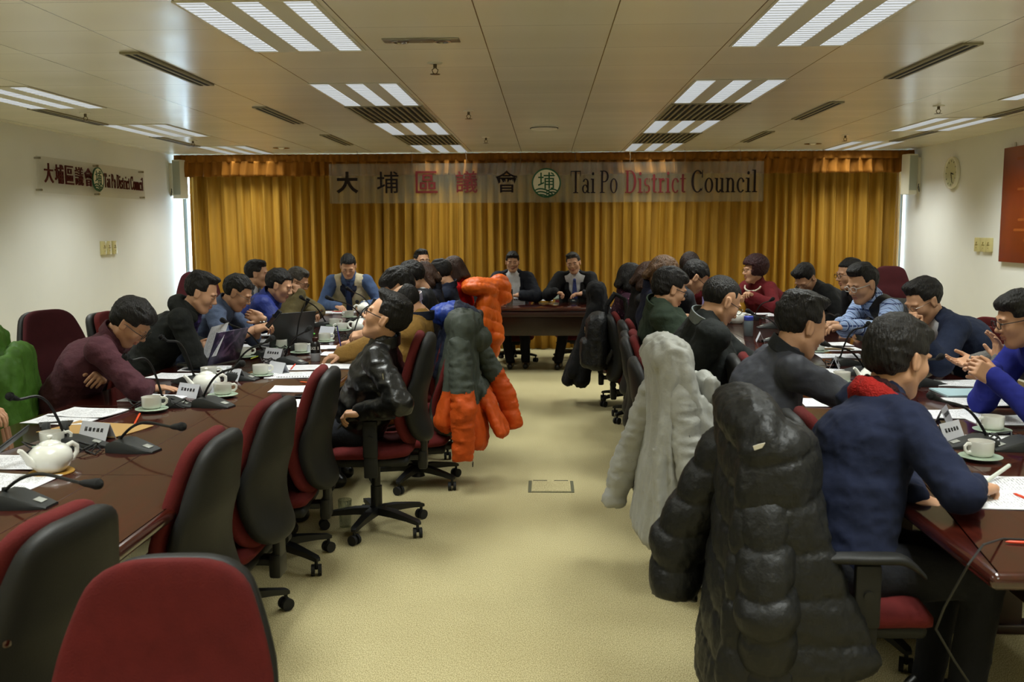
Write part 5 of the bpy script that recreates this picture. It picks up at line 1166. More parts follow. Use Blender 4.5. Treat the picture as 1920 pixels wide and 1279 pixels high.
# olive and orange jacket
def om(c):
    arm = (np.abs(c[:, 0]) > .215); return np.where((arm & (c[:, 2] < .64)) | (~arm & (c[:, 2] < .50+(-c[:, 1]-.36)*1.2)), 1, 0)
g = garment(CH['L2'], 'hung_jacket', 'grey green hooded rain jacket with orange lower half hanging over a chair', [M_OLIVE, M_ORNG],
    WRAP(.17, .22, 1.0, .45)+[(ECap((0, -.29, .98), (.02, -.38, .30), (.15, .05), (.24, .07), X_), .05), (Ell((.0, -.30, 1.03), (.14, .11, .075)), .05), (Ell((.03, -.39, .93), (.12, .07, .07)), .02),
     (ECap((.05, -.40, .62), (.02, -.54, .34), (.15, .04), (.20, .03), X_), .03)],
    [hemcut(.30, .0), (Ell((.02, -.33, 1.08), (.07, .05, .03)), .02)], [(.018, (15, 15, 2.4), 1), (.007, (38, 38, 12), 2)], mi=om,
    sleeves=[([(-.19, -.28, .90), (-.29, -.31, .54), (-.275, -.30, .20)], (.064, .070, .058)), ([(.14, -.38, .88), (.15, -.56, .55), (.13, -.63, .32)], (.058, .056, .048))])
b = MB(); b.box((-.25, -.362, .185), (.06, .006, .022), .002); b.build('cuff_tab', M_BLK, g)
# blue coat
g = garment(CH['L3'], 'hung_coat', 'royal blue and navy coat bundled over a chair top on the left row', [cloth('royal_blue_nylon', (34, 62, 150), rough=.5), cloth('navy_nylon', (28, 34, 52), rough=.55)],
    WRAP(.18, .25, 1.0, .6)+[(Ell((-.06, -.24, 1.02), (.15, .13, .07)), .04), (Ell((.03, -.36, .98), (.11, .10, .08)), .02)], [], [(.016, (18, 18, 9), 3), (.006, (40, 40, 30), 1)], mi=lambda c: np.where((c[:, 1] < -.29) | (c[:, 2] < .93), 1, 0), cat='coat')
# orange puffer
M_OPUF = mat('bright_orange_nylon', (232, 104, 26), .5, spec=.35, bump=.3, bscale=40)
g = garment(CH['L6'], 'puffer_jacket', 'bright orange puffer jacket draped over a chair near the head table', M_OPUF,
    WRAP(.18, .21, 1.03, .6)+[(Ell((-.08, -.20, 1.08), (.20, .15, .08)), .04), (Cap((.02, -.32, 1.07), (.06, -.40, 1.08), .085, .095), .03), (Cap((.06, -.40, 1.08), (.06, -.43, .98), .095, .08), .02),
     (ECap((.04, -.32, .95), (.04, -.37, .60), (.17, .07), (.17, .065), X_), .04), (ECap((.04, -.36, .62), (.06, -.34, .42), (.16, .065), (.06, .04), X_), .04)], [], [(.006, (30, 30, 12), 2), (.003, (70, 70, 30), 2)], (.105, .018, .25))
# green jacket
g = garment(CH['G'], 'hung_jacket', 'bright green jacket hanging over the chair at the left edge', cloth('grass_green_nylon', (62, 98, 30), rough=.6, bump=.3),
    WRAP(.22, .29, 1.03, .40)+[(ECap((0, -.15, .98), (.02, -.10, .50), (.20, .045), (.27, .035), X_), .05), SH(1, .93, .22, .30, .40, -.2, -.12), SH(-1, .93, .22, .30, .40, -.2, -.12)], [], [(.022, (13, 13, 2.2), 1), (.007, (34, 34, 12), 2)])
# black coat over the furthest chair
g = garment(CH['R10'], 'hung_coat', 'long black coat hanging over the chair nearest the head table, right row', cloth('black_wool_coat', (18, 18, 19)),
    WRAP(.19, .26, 1.03, .45)+[(ECap((0, -.30, .98), (0, -.44, .25), (.16, .05), (.28, .08), X_), .05), (Cap((.18, -.32, .88), (.20, -.50, .32), .06, .055), .02), (ECap((-.02, -.40, .6), (.0, -.56, .22), (.16, .06), (.16, .05), X_), .04)], [hemcut(.16)], FOLD, cat='coat')
# dark coat on the right edge
g = garment(CH['E8'], 'hung_coat', 'dark padded coat spread over a maroon chair by the right wall side', cloth('dark_green_black_nylon', (22, 25, 23), rough=.6),
    [(ECap((0, -.26, 1.02), (0, -.28, .36), (.22, .07), (.32, .09), X_), 0), (Cap((-.20, -.2, .98), (-.30, -.04, .52), .075, .08), .05), (Cap((.20, -.2, .98), (.30, -.04, .52), .07, .075), .05), (Ell((0, -.25, 1.06), (.2, .08, .04)), .04)], [(Box((0, -.12, .74), (.16, .09, .22), rd=.03), .02)], FOLD, cat='coat')
# backpack
M_BAG = mat('backpack_black', (17, 17, 18), .5, spec=.4, bump=.5, bscale=60)
g = garment(CH['R9'], 'backpack', 'black backpack hanging by its straps on a chair back in the right row', M_BAG,
    [(Box((0, -.40, .66), (.155, .085, .225), rd=.07), 0), (Box((0, -.48, .58), (.125, .05, .12), rd=.04), .02), (Ell((0, -.38, .87), (.13, .075, .05)), .04)], [], [(.009, (14, 14, 10), 1), (.003, (50, 50, 40), 2)], cat='backpack')
for s_ in (-1, 1): b = MB(); b.tube([(s_*.07, -.33, .84), (s_*.075, -.31, .98), (s_*.08, -.25, 1.07), (s_*.08, -.17, 1.03), (s_*.085, -.15, .9), (s_*.11, -.2, .72), (s_*.13, -.33, .5)], .020, 8, flat=.35); b.build('shoulder_strap', M_BAG, g)
b = MB(); b.tube([Vector((.10+.014*math.cos(2*PI*j/12), -.50, .78+.024*math.sin(2*PI*j/12))) for j in range(12)], .003, 6, closed=True); b.tube([(-.09, -.54, .66), (.09, -.54, .66)], .002, 6); b.build('buckle', M_CHROME, g)
b = MB(); b.tube([(-.13, -.47, .78), (0, -.495, .83), (.13, -.47, .78)], .0035, 6); b.build('zip', M_BLKR, g)
# ================================================================ things on the tables
M_CUP = mat('white_porcelain', (230, 230, 222), .18, spec=.6, coat=.5); M_TEA = mat('tea', (70, 36, 12), .05); M_SAU = mat('saucer_porcelain', (226, 224, 216), .2, coat=.4); M_RIM = mat('saucer_green_rim', (158, 176, 156), .25)
M_MICB = mat('mic_base_grey', (34, 36, 36), .5, spec=.4, bump=.1, bscale=300); M_MICD = mat('mic_black', (12, 12, 12), .5); M_FOAM = mat('mic_foam', (16, 16, 16), .95, bump=.5, bscale=400)
TZ = .7505
_at0 = at
def at(px, py, z=.75):
    p = _at0(px, py, z)
    if z < .80:                                   # keep things on the table they lie on
        ym = 9.62 if p.x > 1 else (9.82 if p.x < -1.1 else 99)
        if p.y > ym: p.x *= ym/p.y; p.y = ym
    return p
def cup_saucer():
    t = thing('teacup', '', 'cup', (0, 0, -5)); b = MB(); b.lathe([(0, .008), (.024, .008), (.026, .012), (.034, .016), (.0375, .022), (.0385, .060), (.0365, .060), (.0352, .026), (.026, .018), (0, .017)], 28); b.build('bowl', M_CUP, t, sharp=50)
    b = MB(); b.tube([(.036, 0, .052), (.050, 0, .054), (.058, 0, .046), (.057, 0, .034), (.048, 0, .026), (.035, 0, .026)], .0042, 8, flat=1.3); b.build('handle', M_CUP, t)
    b = MB(); b.lathe([(0, .046), (.0355, .046), (.0355, .044), (0, .044)], 20); b.build('tea', M_TEA, t)
    u = thing('saucer', '', 'saucer', (0, 0, -5)); b = MB(); b.lathe([(0, .0015), (.03, .0), (.035, .002), (.056, .010), (.068, .014), (.0705, .0155), (.068, .0165), (.05, .0115), (.028, .007), (0, .0068)], 32); b.build('dish', M_SAU, u, sharp=60)
    b = MB(); b.lathe([(.0685, .0160), (.0712, .0155), (.0712, .0166), (.0685, .0170)], 32); b.build('green_rim', M_RIM, u); t.scale = (1.2, 1.2, 1.2); u.scale = (1.08, 1.08, 1.0); return t, u
CUP, SAU = cup_saucer(); _fc = [True]
def cup(px, py, ang_, where, z=TZ, saucer=True):
    p = at(px, py, z); a = math.radians(ang_)
    if saucer:
        s_ = SAU if _fc[0] else dup(SAU, (0, 0, 0)); s_.location = (p.x, p.y, z); s_.rotation_euler = (0, 0, 0); s_['label'] = 'green-rimmed saucer under the teacup '+where; s_['group'] = 'green rimmed saucers'
    c = CUP if _fc[0] else dup(CUP, (0, 0, 0)); _fc[0] = False if saucer else _fc[0]
    c.location = (p.x, p.y, z+(.002 if saucer else -.008)); c.rotation_euler = (0, 0, a); c['label'] = 'white teacup '+where; c['group'] = 'white teacups'
for q in ((285, 772, 20, 'beside the bottom papers of the maroon shirt person'), (418, 745, 20, 'in front of a grey chair, right of the teapot'), (99, 843, 30, 'behind the big teapot at lower left'), (392, 712, 20, 'behind the teapot in front of maroon shirt person'),
          (489, 707, 20, 'below the dark laptop, by a name card'), (459, 672, 20, 'just right of the purple laptop'), (565, 664, 20, 'left of the black labelled bottle'), (527, 655, 200, 'touching a round teapot below the black laptop'), (609, 643, 20, 'right behind the black labelled bottle'),
          (627, 613, 20, 'far left table, behind a microphone base'), (641, 622, 200, 'close to the blue pen hand'), (655, 597, 200, 'at the papers of the cream vest person'), (688, 612, 20, 'near the left shoulder of the white shirt person'),
          (1838, 863, 195, 'nearest, by the hand of navy jumper person'), (1860, 812, 190, 'second from the lower right, by loose papers'), (1578, 722, 190, 'beyond the chair right of the red scarf'), (1533, 662, 190, 'under the chin of charcoal shirt person'), (1367, 605, 190, 'before the black jacket person on right table'),
          (1500, 575, 190, 'at far right table behind the white papers')):
    cup(*q)
cup(1045, 562, 0, 'at the hands of the suited person on head table'); cup(1100, 563, 0, 'at right end of head table')
def teapot_proto():
    t = thing('teapot', '', 'teapot', (0, 0, -5)); b = MB(); b.lathe([(0, .0), (.045, .0), (.048, .004), (.066, .022), (.075, .048), (.070, .074), (.052, .093), (.036, .100), (0, .100)], 36); b.build('pot_body', M_CUP, t, sharp=70)
    b = MB(); b.lathe([(.038, .099), (.036, .104), (.020, .112), (.006, .115), (.005, .119), (.011, .125), (.009, .131), (0, .133)], 24); b.build('lid', M_CUP, t, sharp=70)
    b = MB(); b.tube([(-.060, 0, .040), (-.082, 0, .050), (-.097, 0, .074), (-.112, 0, .094), (-.120, 0, .098)], [.019, .015, .011, .009, .0078], 14); b.build('spout', M_CUP, t, sharp=70)
    b = MB(); b.tube([(.060, 0, .078), (.088, 0, .086), (.106, 0, .072), (.106, 0, .050), (.090, 0, .030), (.066, 0, .026)], .0068, 10, flat=1.4); b.build('handle', M_CUP, t); return t
TP = teapot_proto(); _ft = [True]
def teapot(px, py, a, where, z=TZ):
    p = at(px, py, z); o = TP if _ft[0] else dup(TP, (0, 0, 0)); _ft[0] = False; o.location = (p.x, p.y, z); o.rotation_euler = (0, 0, math.radians(a)); o['label'] = 'white teapot '+where; o['group'] = 'white teapots'; return p
p = teapot(97, 886, 62, 'on a yellow coaster at lower left'); o = thing('coaster', 'yellow woven coaster under the lower left teapot', 'coaster', (p.x, p.y, TZ-.0005)); TP.location.z += .006
b = MB(); b.lathe([(0, 0), (.075, 0), (.077, .003), (.075, .006), (0, .006)], 28); b.build('woven_disc', mat('woven_yellow', (170, 128, 44), .8, bump=.6, bscale=120), o)
teapot(388, 735, 40, 'in front of the maroon shirt person'); teapot(552, 650, 200, 'below the open black laptop'); teapot(676, 622, 180, 'by the face of the leather jacket person'); teapot(683, 580, 200, 'before the cream vest person')
teapot(1638, 722, 10, 'behind the red scarf on right table'); teapot(1382, 606, 10, 'behind the blue capped bottle'); teapot(1007, 565, 0, 'in the middle of head table')

# gooseneck microphones
def mic(bx, by, hx, hy, hz, where, yawdeg, neck0=None, sag=.5, bz=TZ, flip=1):
    p = at(bx, by, bz); h = at(hx, hy, hz) if not isinstance(hz, tuple) else atY(hx, hy, hz[0]); t = thing('gooseneck_microphone', 'gooseneck microphone '+where, 'microphone', (p.x, p.y, bz), group='gooseneck conference microphones')
    R = rotz(math.radians(yawdeg)); V = lambda x, y, z: R @ Vector((x, y, z)); b = MB()
    sec = [(-.085, .058, .034, .0), (-.055, .060, .046, 0), (-.02, .062, .044, 0), (.05, .050, .024, 0), (.105, .034, .008, 0)]
    rings = []
    for y, w_, hh, _ in sec: rings.append([V(-w_, y, .0), V(-w_, y, hh*.6), V(-w_*.86, y, hh), V(w_*.86, y, hh), V(w_, y, hh*.6), V(w_, y, 0)])
    b.loft(rings); fixn(b.build('base', M_MICB, t, sharp=35))
    b = MB(); b.box(V(0, .066, .0215), (.034, .030, .003), .001, R @ Matrix.Rotation(-.28, 3, 'X')); b.build('talk_button', mat('button_pale', (150, 152, 146), .4), t)
    n0 = V(0, -.055, .045); n1 = Vector(h)-Vector((p.x, p.y, bz)); d = n1-n0; L_ = .40
    pts = []; up = Vector((0, 0, 1)); m = 16; gap = max(.0, L_-d.length)
    for k in range(m+1):
        u = k/m; q = n0+d*u+up*((.05+gap*.6)*math.sin(PI*min(1, u*1.0))*(1-u)*1.6*sag*2); pts.append(q)
    b = MB(); b.tube(pts[:m-1], .0056, 8); b.cyl(n0-Vector((0, 0, .006)), n0+Vector((0, 0, .012)), .010, .007); b.build('gooseneck', M_MICD, t)
    a = pts[m-3]; e = pts[m]; dd = (e-a).normalized(); b = MB(); b.tube([a, a+dd*.02, a+dd*.05, e-dd*.016, e-dd*.004, e+dd*.004], [.007, .011, .0135, .0175, .0155, .005], 12); b.build('mic_head', M_FOAM, t)
    b = MB(); b.tube([V(.02, -.085, .012), V(.05, -.125, .03), V(.085, -.13, .004), V(.06, -.17, .003), V(.02, -.15, .018), V(.05, -.11, .012), V(.10, -.10, .004), V(.12, -.15, .03), V(.08, -.19, .045), V(.03, -.17, .02), V(.0, -.13, .006), V(.06, -.12, .04), V(.12, -.13, .03), V(.13, -.17, .004)], .0034, 6); b.build('cable', M_MICD, t)
    return t
mic(40, 948, 188, 908, .88, 'at the lower left corner, neck bent right', -95)
mic(250, 845, 345, 800, .90, 'lying low before the nearest name card', -100)
mic(150, 838, 14, 742, 1.00, 'with neck reaching left past the green jacket', -80)
mic(325, 762, 234, 668, 1.02, 'with neck leaning to the maroon shirt person', -95)
mic(400, 762, 456, 680, 1.00, 'next to the teapot, neck crossing right', -105)
mic(352, 718, 300, 630, 1.04, 'pointing at the black hoodie person', 60)
mic(452, 712, 513, 632, 1.02, 'with foam head below the black laptop', -100)
mic(480, 668, 415, 599, 1.05, 'rising over the purple laptop', 70)
mic(548, 682, 582, 614, 1.02, 'beside the black labelled bottle', -110)
mic(570, 656, 578, 560, 1.12, 'standing straight up before the cream vest', -90)
mic(600, 612, 563, 556, 1.05, 'pointing at the olive jacket person', 70)
mic(668, 603, 612, 557, 1.05, 'pointing left across the far papers', 80)
mic(675, 634, 704, 562, 1.04, 'by the leather jacket person, foam near his brow', -110)
mic(695, 588, 650, 540, 1.08, 'in front of the cream vest chest', 180)
mic(1075, 566, 1067, 522, 1.0, 'on the head table before the suited person', 180, bz=TZ)
mic(1455, 640, 1400, 582, 1.02, 'pointing left at the black jacket person', 90)
mic(1404, 600, 1450, 560, 1.0, 'with neck slanting right behind the blue capped bottle', 90)
mic(1442, 615, 1458, 568, 1.02, 'thin upright neck behind the charcoal shirt person', 95)
mic(1590, 684, 1631, 605, 1.04, 'pointing up at the checked shirt person', -80)
mic(1600, 702, 1540, 642, 1.0, 'whose neck passes behind the charcoal shirt face', 80)
mic(1552, 612, 1572, 592, .92, 'at the phone of the checked shirt person', -80)
mic(1738, 722, 1766, 668, 1.0, 'beside the right cheek of navy jumper person', -80)
mic(1822, 838, 1742, 740, .99, 'nearest on right table, curving to the red scarf', 90)
mic(1903, 842, 1930, 745, 1.02, 'cut off by the right edge of the picture', 100)

# papers
def paper_mat():
    m = mat('printed_paper', (222, 222, 226), .8, spec=.2); nt = m.node_tree; N = nt.nodes; L = nt.links; b = N['Principled BSDF']; tc = N.new('ShaderNodeTexCoord'); sp = N.new('ShaderNodeSeparateXYZ'); L.new(tc.outputs['Object'], sp.inputs[0])
    def M(op, a, c=None):
        n = N.new('ShaderNodeMath'); n.operation = op
        for i, q in enumerate((a, c)):
            if q is None: continue
            if isinstance(q, (int, float)): n.inputs[i].default_value = q
            else: L.new(q, n.inputs[i])
        return n.outputs[0]
    row = M('LESS_THAN', M('FRACT', M('MULTIPLY', sp.outputs[1], 95.)), .36); nz = N.new('ShaderNodeTexNoise'); nz.inputs['Scale'].default_value = 190; L.new(tc.outputs['Object'], nz.inputs['Vector'])
    wd = M('GREATER_THAN', nz.outputs['Fac'], .49); n2 = N.new('ShaderNodeTexNoise'); n2.inputs['Scale'].default_value = 14; L.new(tc.outputs['Object'], n2.inputs['Vector']); blk = M('GREATER_THAN', n2.outputs['Fac'], .42)
    inx = M('LESS_THAN', M('ABSOLUTE', sp.outputs[0]), .086); iny = M('LESS_THAN', M('ABSOLUTE', sp.outputs[1]), .125); fac = M('MULTIPLY', M('MULTIPLY', row, wd), M('MULTIPLY', blk, M('MULTIPLY', inx, iny)))
    mx = N.new('ShaderNodeMix'); mx.data_type = 'RGBA'; L.new(M('MULTIPLY', fac, .75), mx.inputs['Factor']); mx.inputs['A'].default_value = rgb(222, 222, 226); mx.inputs['B'].default_value = rgb(70, 70, 78); L.new(mx.outputs['Result'], b.inputs['Base Color']); return m
M_PAPER = paper_mat(); M_PLAIN = mat('plain_paper', (222, 222, 224), .8)
def paper(px, py, a, where, n=1, w=.21, h=.297, z=TZ, name='paper_sheet', m=None, lift=.004, label=None, cat='paper', group='printed papers on the tables'):
    p = at(px, py, z); rr = random.Random(px*31+py); th = .0006+.0009*n; b = MB(); nx, ny = 6, 8; ph = rr.random()*6
    def zz(u, v): return lift*(.5+.5*math.sin(ph+u*2.1+v*3.3))*(abs(u)+abs(v))*.5
    tp = [(w*(i/nx-.5), h*(j/ny-.5), th+zz(2*i/nx-1, 2*j/ny-1)) for j in range(ny+1) for i in range(nx+1)]; bt = [(x, y, max(0, q-th)) for x, y, q in tp]
    fs = []; W_ = nx+1; o = len(tp)
    for j in range(ny):
        for i in range(nx): k = j*W_+i; fs.append((k, k+1, k+W_+1, k+W_)); fs.append((o+k, o+k+W_, o+k+W_+1, o+k+1))
    ed = [(j*W_) for j in range(ny+1)]+[ny*W_+i for i in range(1, W_)]+[j*W_+nx for j in range(ny-1, -1, -1)]+[i for i in range(nx-1, 0, -1)]
    for k in range(len(ed)): c, d = ed[k], ed[(k+1) % len(ed)]; fs.append((c, d, o+d, o+c))
    b.add(tp+bt, fs); ob = fixn(b.build(name, m or M_PAPER, None, sharp=30)); ob.location = (p.x, p.y, z+.0004+rr.random()*.0006); ob.rotation_euler = (0, 0, math.radians(a)); tag(ob, label or ('white printed paper '+where), cat, group); return ob
zc = {}
PAP = [(28, 868, 85, 'at the left edge under the phone hand', 1), (165, 775, 80, 'upper sheet under the elbow of maroon shirt person', 3), (120, 788, 84, 'lower sheet at left, nearest the green jacket', 2), (290, 748, 82, 'under the flat hand of maroon shirt person', 4), (330, 706, 84, 'between two microphones before the hoodie person', 2), (385, 692, 100, 'beneath the purple laptop, near side', 2),
 (465, 650, 95, 'spread right of the purple laptop', 3), (500, 640, 80, 'below the phone arm of grey-blue shirt person', 2), (10, 905, 84, 'cut by the left edge, beside the corner microphone', 1),
 (548, 705, 96, 'spiral notebook neighbour, left of tucked chair', 3), (560, 730, 95, 'between two tucked chairs, nearer the camera', 2), (545, 757, 92, 'lowest of those between tucked chairs', 1), (640, 688, 90, 'right of tucked chair, before leather jacket', 3), (575, 690, 92, 'left of the writing hands', 2),
 (640, 664, 88, 'under the black pen', 2), (625, 652, 86, 'under the blue pen', 1), (600, 588, 90, 'stack before the olive jacket person', 14), (640, 583, 85, 'stack centre of far left table', 10), (710, 574, 90, 'before the cream vest person', 4), (575, 607, 80, 'loose sheet by the royal blue sleeve', 1), (520, 628, 90, 'behind the black laptop', 1),
 (1020, 563, 0, 'in the middle of the head table', 1),
 (1335, 573, 90, 'beyond the dark green jacket face', 2), (1420, 581, 92, 'before the pearl necklace person', 6), (1465, 592, 90, 'stack edge left of charcoal shirt hair', 3), (1342, 592, 85, 'past the green jacket chest', 2), (1555, 646, 92, 'right of the charcoal shirt face', 2), (1572, 655, 90, 'clipboard neighbour on right table', 2), (1575, 668, 88, 'nearer sheet behind the microphone of checked shirt person', 1),
 (1548, 697, 80, 'small sheet below the charcoal shirt chin', 1), (1560, 757, 86, 'behind the red chair edge', 3), (1800, 720, 88, 'before the blue jumper hands', 4), (1835, 755, 84, 'big sheet left of the blue jumper', 3), (1790, 778, 95, 'curled sheet beside the red scarf', 3), (1880, 790, 92, 'upper one behind second teacup', 3), (1900, 828, 90, 'at the right edge by the last microphone', 1),
 (1868, 908, 80, 'under the writing hand at lower right', 1), (1905, 940, 84, 'at the right edge under the navy sleeve', 2)]
for q in PAP: paper(q[0], q[1], q[2], q[3], q[4], z=TZ+(.004 if q[0] in (165, 1835) else 0))
sp_ = paper(572, 704, 94, '', 6, name='spiral_notebook', label='white spiral bound notebook lying left of a tucked chair', cat='notebook', group=None); b = MB()
for k in range(18): y = -.135+k*.0158; b.tube([Vector((-.105+.006*math.cos(q), y, .006+.006*math.sin(q))) for q in [2*PI*j/8 for j in range(8)]], .001, 4, closed=True)
b.build('spiral_wire', M_BLK, sp_)
paper(1815, 738, 92, '', 8, w=.23, h=.31, name='folder', m=mat('pale_blue_card', (168, 196, 204), .6), label='pale blue document folder under papers before the blue jumper', cat='folder', group=None)
paper(1438, 585, 90, '', 5, w=.24, h=.33, name='folder', m=mat('maroon_card', (104, 22, 30), .5), label='maroon folder on far right table before the pearl necklace person', cat='folder', group=None)
paper(180, 806, 75, '', 2, w=.26, h=.40, name='envelope', m=mat('kraft_paper', (168, 132, 76), .8), label='large brown kraft envelope under the black headset at left', cat='envelope', group=None)
paper(1568, 655, 90, '', 4, w=.10, h=.22, z=TZ+.004, name='clipboard', m=mat('brown_board', (92, 74, 46), .6), label='brown clipboard edge right of the charcoal shirt face', cat='clipboard', group=None)
ps = V3(408, 640, 5.85); o = paper(400, 640, 0, '', 1, name='held_page', label='printed page held upright by the black hoodie person', group=None); o.location = tuple(V3(402, 640, 6.0)); o.rotation_euler = (math.radians(58), math.radians(-12), math.radians(-38)); o.scale = (.95, .8, 1)

# name cards
M_CARD = mat('card_white', (206, 208, 216), .5); M_INK = mat('ink_black', (24, 24, 28), .6)
def name_card(px, py, a, where, txt='區議會議員', z=TZ, back=False):
    p = at(px, py, z); t = thing('name_card', 'white name card '+where, 'name card', (p.x, p.y, z), math.radians(a), 'tent shaped name cards')
    b = MB(); b.prism([(-.030, 0), (-.0285, 0), (0, .067), (.0285, 0), (.030, 0), (0, .070)], -.078, .078, lambda u, v, w: (w, u, v)); fixn(b.build('card', M_CARD, t, smooth=False))
    fr = lambda u, v, w: (u, -.0305+.0300*(v/.070)-w*.9, v); b = MB()
    for k, ch in enumerate(txt): add_glyph(b, ch, -.044+k*.022, .040, .016, fr, .0007, .01)
    fixn(b.build('characters', M_INK, t, smooth=False))
name_card(182, 822, -22, 'beside the black headset at left'); name_card(357, 744, -30, 'right of the coiled cable by maroon shirt person'); name_card(440, 712, -40, 'at the second microphone base'); name_card(405, 738, 120, 'seen edge-on left of the first grey chair'); name_card(522, 700, 140, 'seen from behind under the foam mic'); name_card(515, 672, -30, 'right of the purple laptop cup')
name_card(585, 664, 140, 'left of the bottle, turned away'); name_card(615, 628, 150, 'before the blue pen hand'); name_card(972, 568, 0, 'at left on the head table')
name_card(1768, 792, 60, 'against the red scarf, tilted'); name_card(1778, 822, 40, 'behind the navy sleeve, lower one'); name_card(1565, 690, 70, 'on the glossy patch right of the charcoal shirt'); name_card(1425, 640, 80, 'behind the charcoal shirt collar')

# laptops
def laptop(px, py, a, tilt, name, label, lid, z=TZ, w=.33, d=.23):
    p = at(px, py, z); t = thing(name, label, 'laptop', (p.x, p.y, z), math.radians(a)); b = MB(); b.box((0, 0, .009), (w, d, .018), .004); b.build('keyboard_base', mat('laptop_silver', (128, 126, 122), .4, .3), t)
    b = MB(); b.box((0, .01, .0188), (w*.86, d*.5, .001)); b.build('keys', M_BLK, t)
    R = Matrix.Rotation(math.radians(-tilt), 3, 'X'); c = Vector((0, d/2, .016))+R @ Vector((0, .004, d*.5)); b = MB(); b.box(c, (w, .008, d), .003, R); b.build('screen_lid', lid, t)
    b = MB(); b.box(c+R @ Vector((0, -.0045, 0)), (w*.93, .0008, d*.88), 0, R); b.build('screen', mat('screen_dark', (14, 14, 18), .15), t); return t
def purple():
    m = mat('purple_starry_lid', (38, 30, 66), .3, spec=.5); nt = m.node_tree; b = nt.nodes['Principled BSDF']; tc = nt.nodes.new('ShaderNodeTexCoord'); g = nt.nodes.new('ShaderNodeTexNoise'); g.inputs['Scale'].default_value = 9; g.inputs['Distortion'].default_value = 2; nt.links.new(tc.outputs['Object'], g.inputs['Vector'])
    r = nt.nodes.new('ShaderNodeValToRGB'); r.color_ramp.elements[0].position = .45; r.color_ramp.elements[0].color = rgb(32, 26, 58); r.color_ramp.elements[1].position = .75; r.color_ramp.elements[1].color = rgb(120, 96, 130); nt.links.new(g.outputs['Fac'], r.inputs[0]); nt.links.new(r.outputs[0], b.inputs['Base Color']); return m
laptop(390, 682, 252, 22, 'laptop', 'slim laptop with purple starry lid before the black hoodie person', purple())
laptop(528, 650, 226, 14, 'laptop', 'open black laptop seen from behind on the left table', mat('matt_black_lid', (40, 42, 40), .4), w=.36, d=.26)
laptop(893, 566, 180, 8, 'laptop', 'black laptop on the head table behind the orange jacket', mat('matt_black_lid', (40, 42, 40), .4))
# bottles
p = at(592, 677, TZ); t = thing('drink_bottle', 'small coffee bottle with black label and white lettering on the left table', 'bottle', (p.x, p.y, TZ))
b = MB(); b.lathe([(0, 0), (.030, 0), (.032, .003), (.032, .055), (0, .055)], 28); b.build('clear_base', mat('clear_milky', (150, 152, 156), .2), t)
b = MB(); b.lathe([(0, .055), (.0322, .055), (.0322, .108), (.028, .122), (.022, .130), (0, .130)], 28); b.build('label', mat('label_black', (16, 15, 16), .35), t)
b = MB(); b.lathe([(0, .13), (.018, .13), (.017, .137), (.0195, .139), (.0195, .156), (.017, .158), (0, .158)], 24); b.build('cap', mat('cap_brown', (60, 30, 26), .3, .5), t)
b = MB()
for k, ch in enumerate('BLACK B'):
    if ch == ' ': continue
    a = -PI/2+math.radians(-52+k*18-8); add_glyph(b, ch, 0, .088, .020, lambda u, v, w, a=a: ((.0326+w)*math.cos(a+u/.0326), (.0326+w)*math.sin(a+u/.0326), v), .0004, .02, wid=.0085)
fixn(b.build('label_lettering', mat('label_white', (200, 200, 196), .5), t, smooth=False))
p = at(1403, 630, TZ); t = thing('drink_bottle', 'clear water flask with bright blue cap on the right table', 'bottle', (p.x, p.y, TZ)); b = MB(); b.lathe([(0, 0), (.036, 0), (.038, .004), (.038, .12), (.034, .128), (0, .128)], 28); b.build('flask_body', mat('smoky_plastic', (84, 92, 96), .12), t)
b = MB(); b.lathe([(0, .126), (.036, .126), (.038, .130), (.038, .156), (.034, .160), (0, .160)], 28); b.build('blue_cap', mat('cap_blue', (52, 70, 168), .4), t)
p = at(955, 571, TZ); t = thing('thermos', 'steel striped thermos cup with black lid on the head table', 'thermos', (p.x, p.y, TZ)); b = MB(); b.lathe([(0, 0), (.038, 0), (.042, .02), (.042, .12), (0, .12)], 28); b.build('flask_body', mat('steel_brushed', (140, 140, 134), .3, .9, bump=.6, bscale=40, stretch=(6, 6, .1)), t); b = MB(); b.lathe([(0, .12), (.040, .12), (.040, .17), (.036, .175), (0, .175)], 28); b.build('lid', M_BLK, t)
p = at(1324, 575, TZ); t = thing('tumbler', 'pale lilac tumbler on the right table before the woman with fringe', 'tumbler', (p.x, p.y, TZ)); b = MB(); b.lathe([(0, 0), (.034, 0), (.038, .003), (.040, .17), (.038, .17), (.033, .01), (0, .01)], 28); b.build('cup_body', mat('lilac_plastic', (150, 140, 196), .4), t); b = MB(); b.lathe([(0, .168), (.041, .168), (.041, .178), (0, .18)], 24); b.build('lid', mat('lilac_plastic', (150, 140, 196), .4), t)
# a drinking glass standing on the floor under the leather jacket chair
p = at(684, 945, .002); t = thing('water_glass', 'clear drinking glass half full on the floor under a chair', 'glass', (-1.10, 5.05, .002)); 
def clearm(n, tint, f):
    m = bpy.data.materials.new(n); m.use_nodes = True; nt = m.node_tree; nt.nodes.clear(); o = nt.nodes.new('ShaderNodeOutputMaterial'); mx = nt.nodes.new('ShaderNodeMixShader'); mx.inputs[0].default_value = f; a = nt.nodes.new('ShaderNodeBsdfTransparent'); a.inputs[0].default_value = tint; g = nt.nodes.new('ShaderNodeBsdfGlossy'); g.inputs[1].default_value = .05
    nt.links.new(a.outputs[0], mx.inputs[1]); nt.links.new(g.outputs[0], mx.inputs[2]); nt.links.new(mx.outputs[0], o.inputs[0]); return m
b = MB(); b.lathe([(0, 0), (.032, 0), (.038, .15), (.036, .15), (.030, .012), (0, .012)], 28); b.build('glass_wall', clearm('clear_glass', (.85, .88, .85, 1), .22), t)
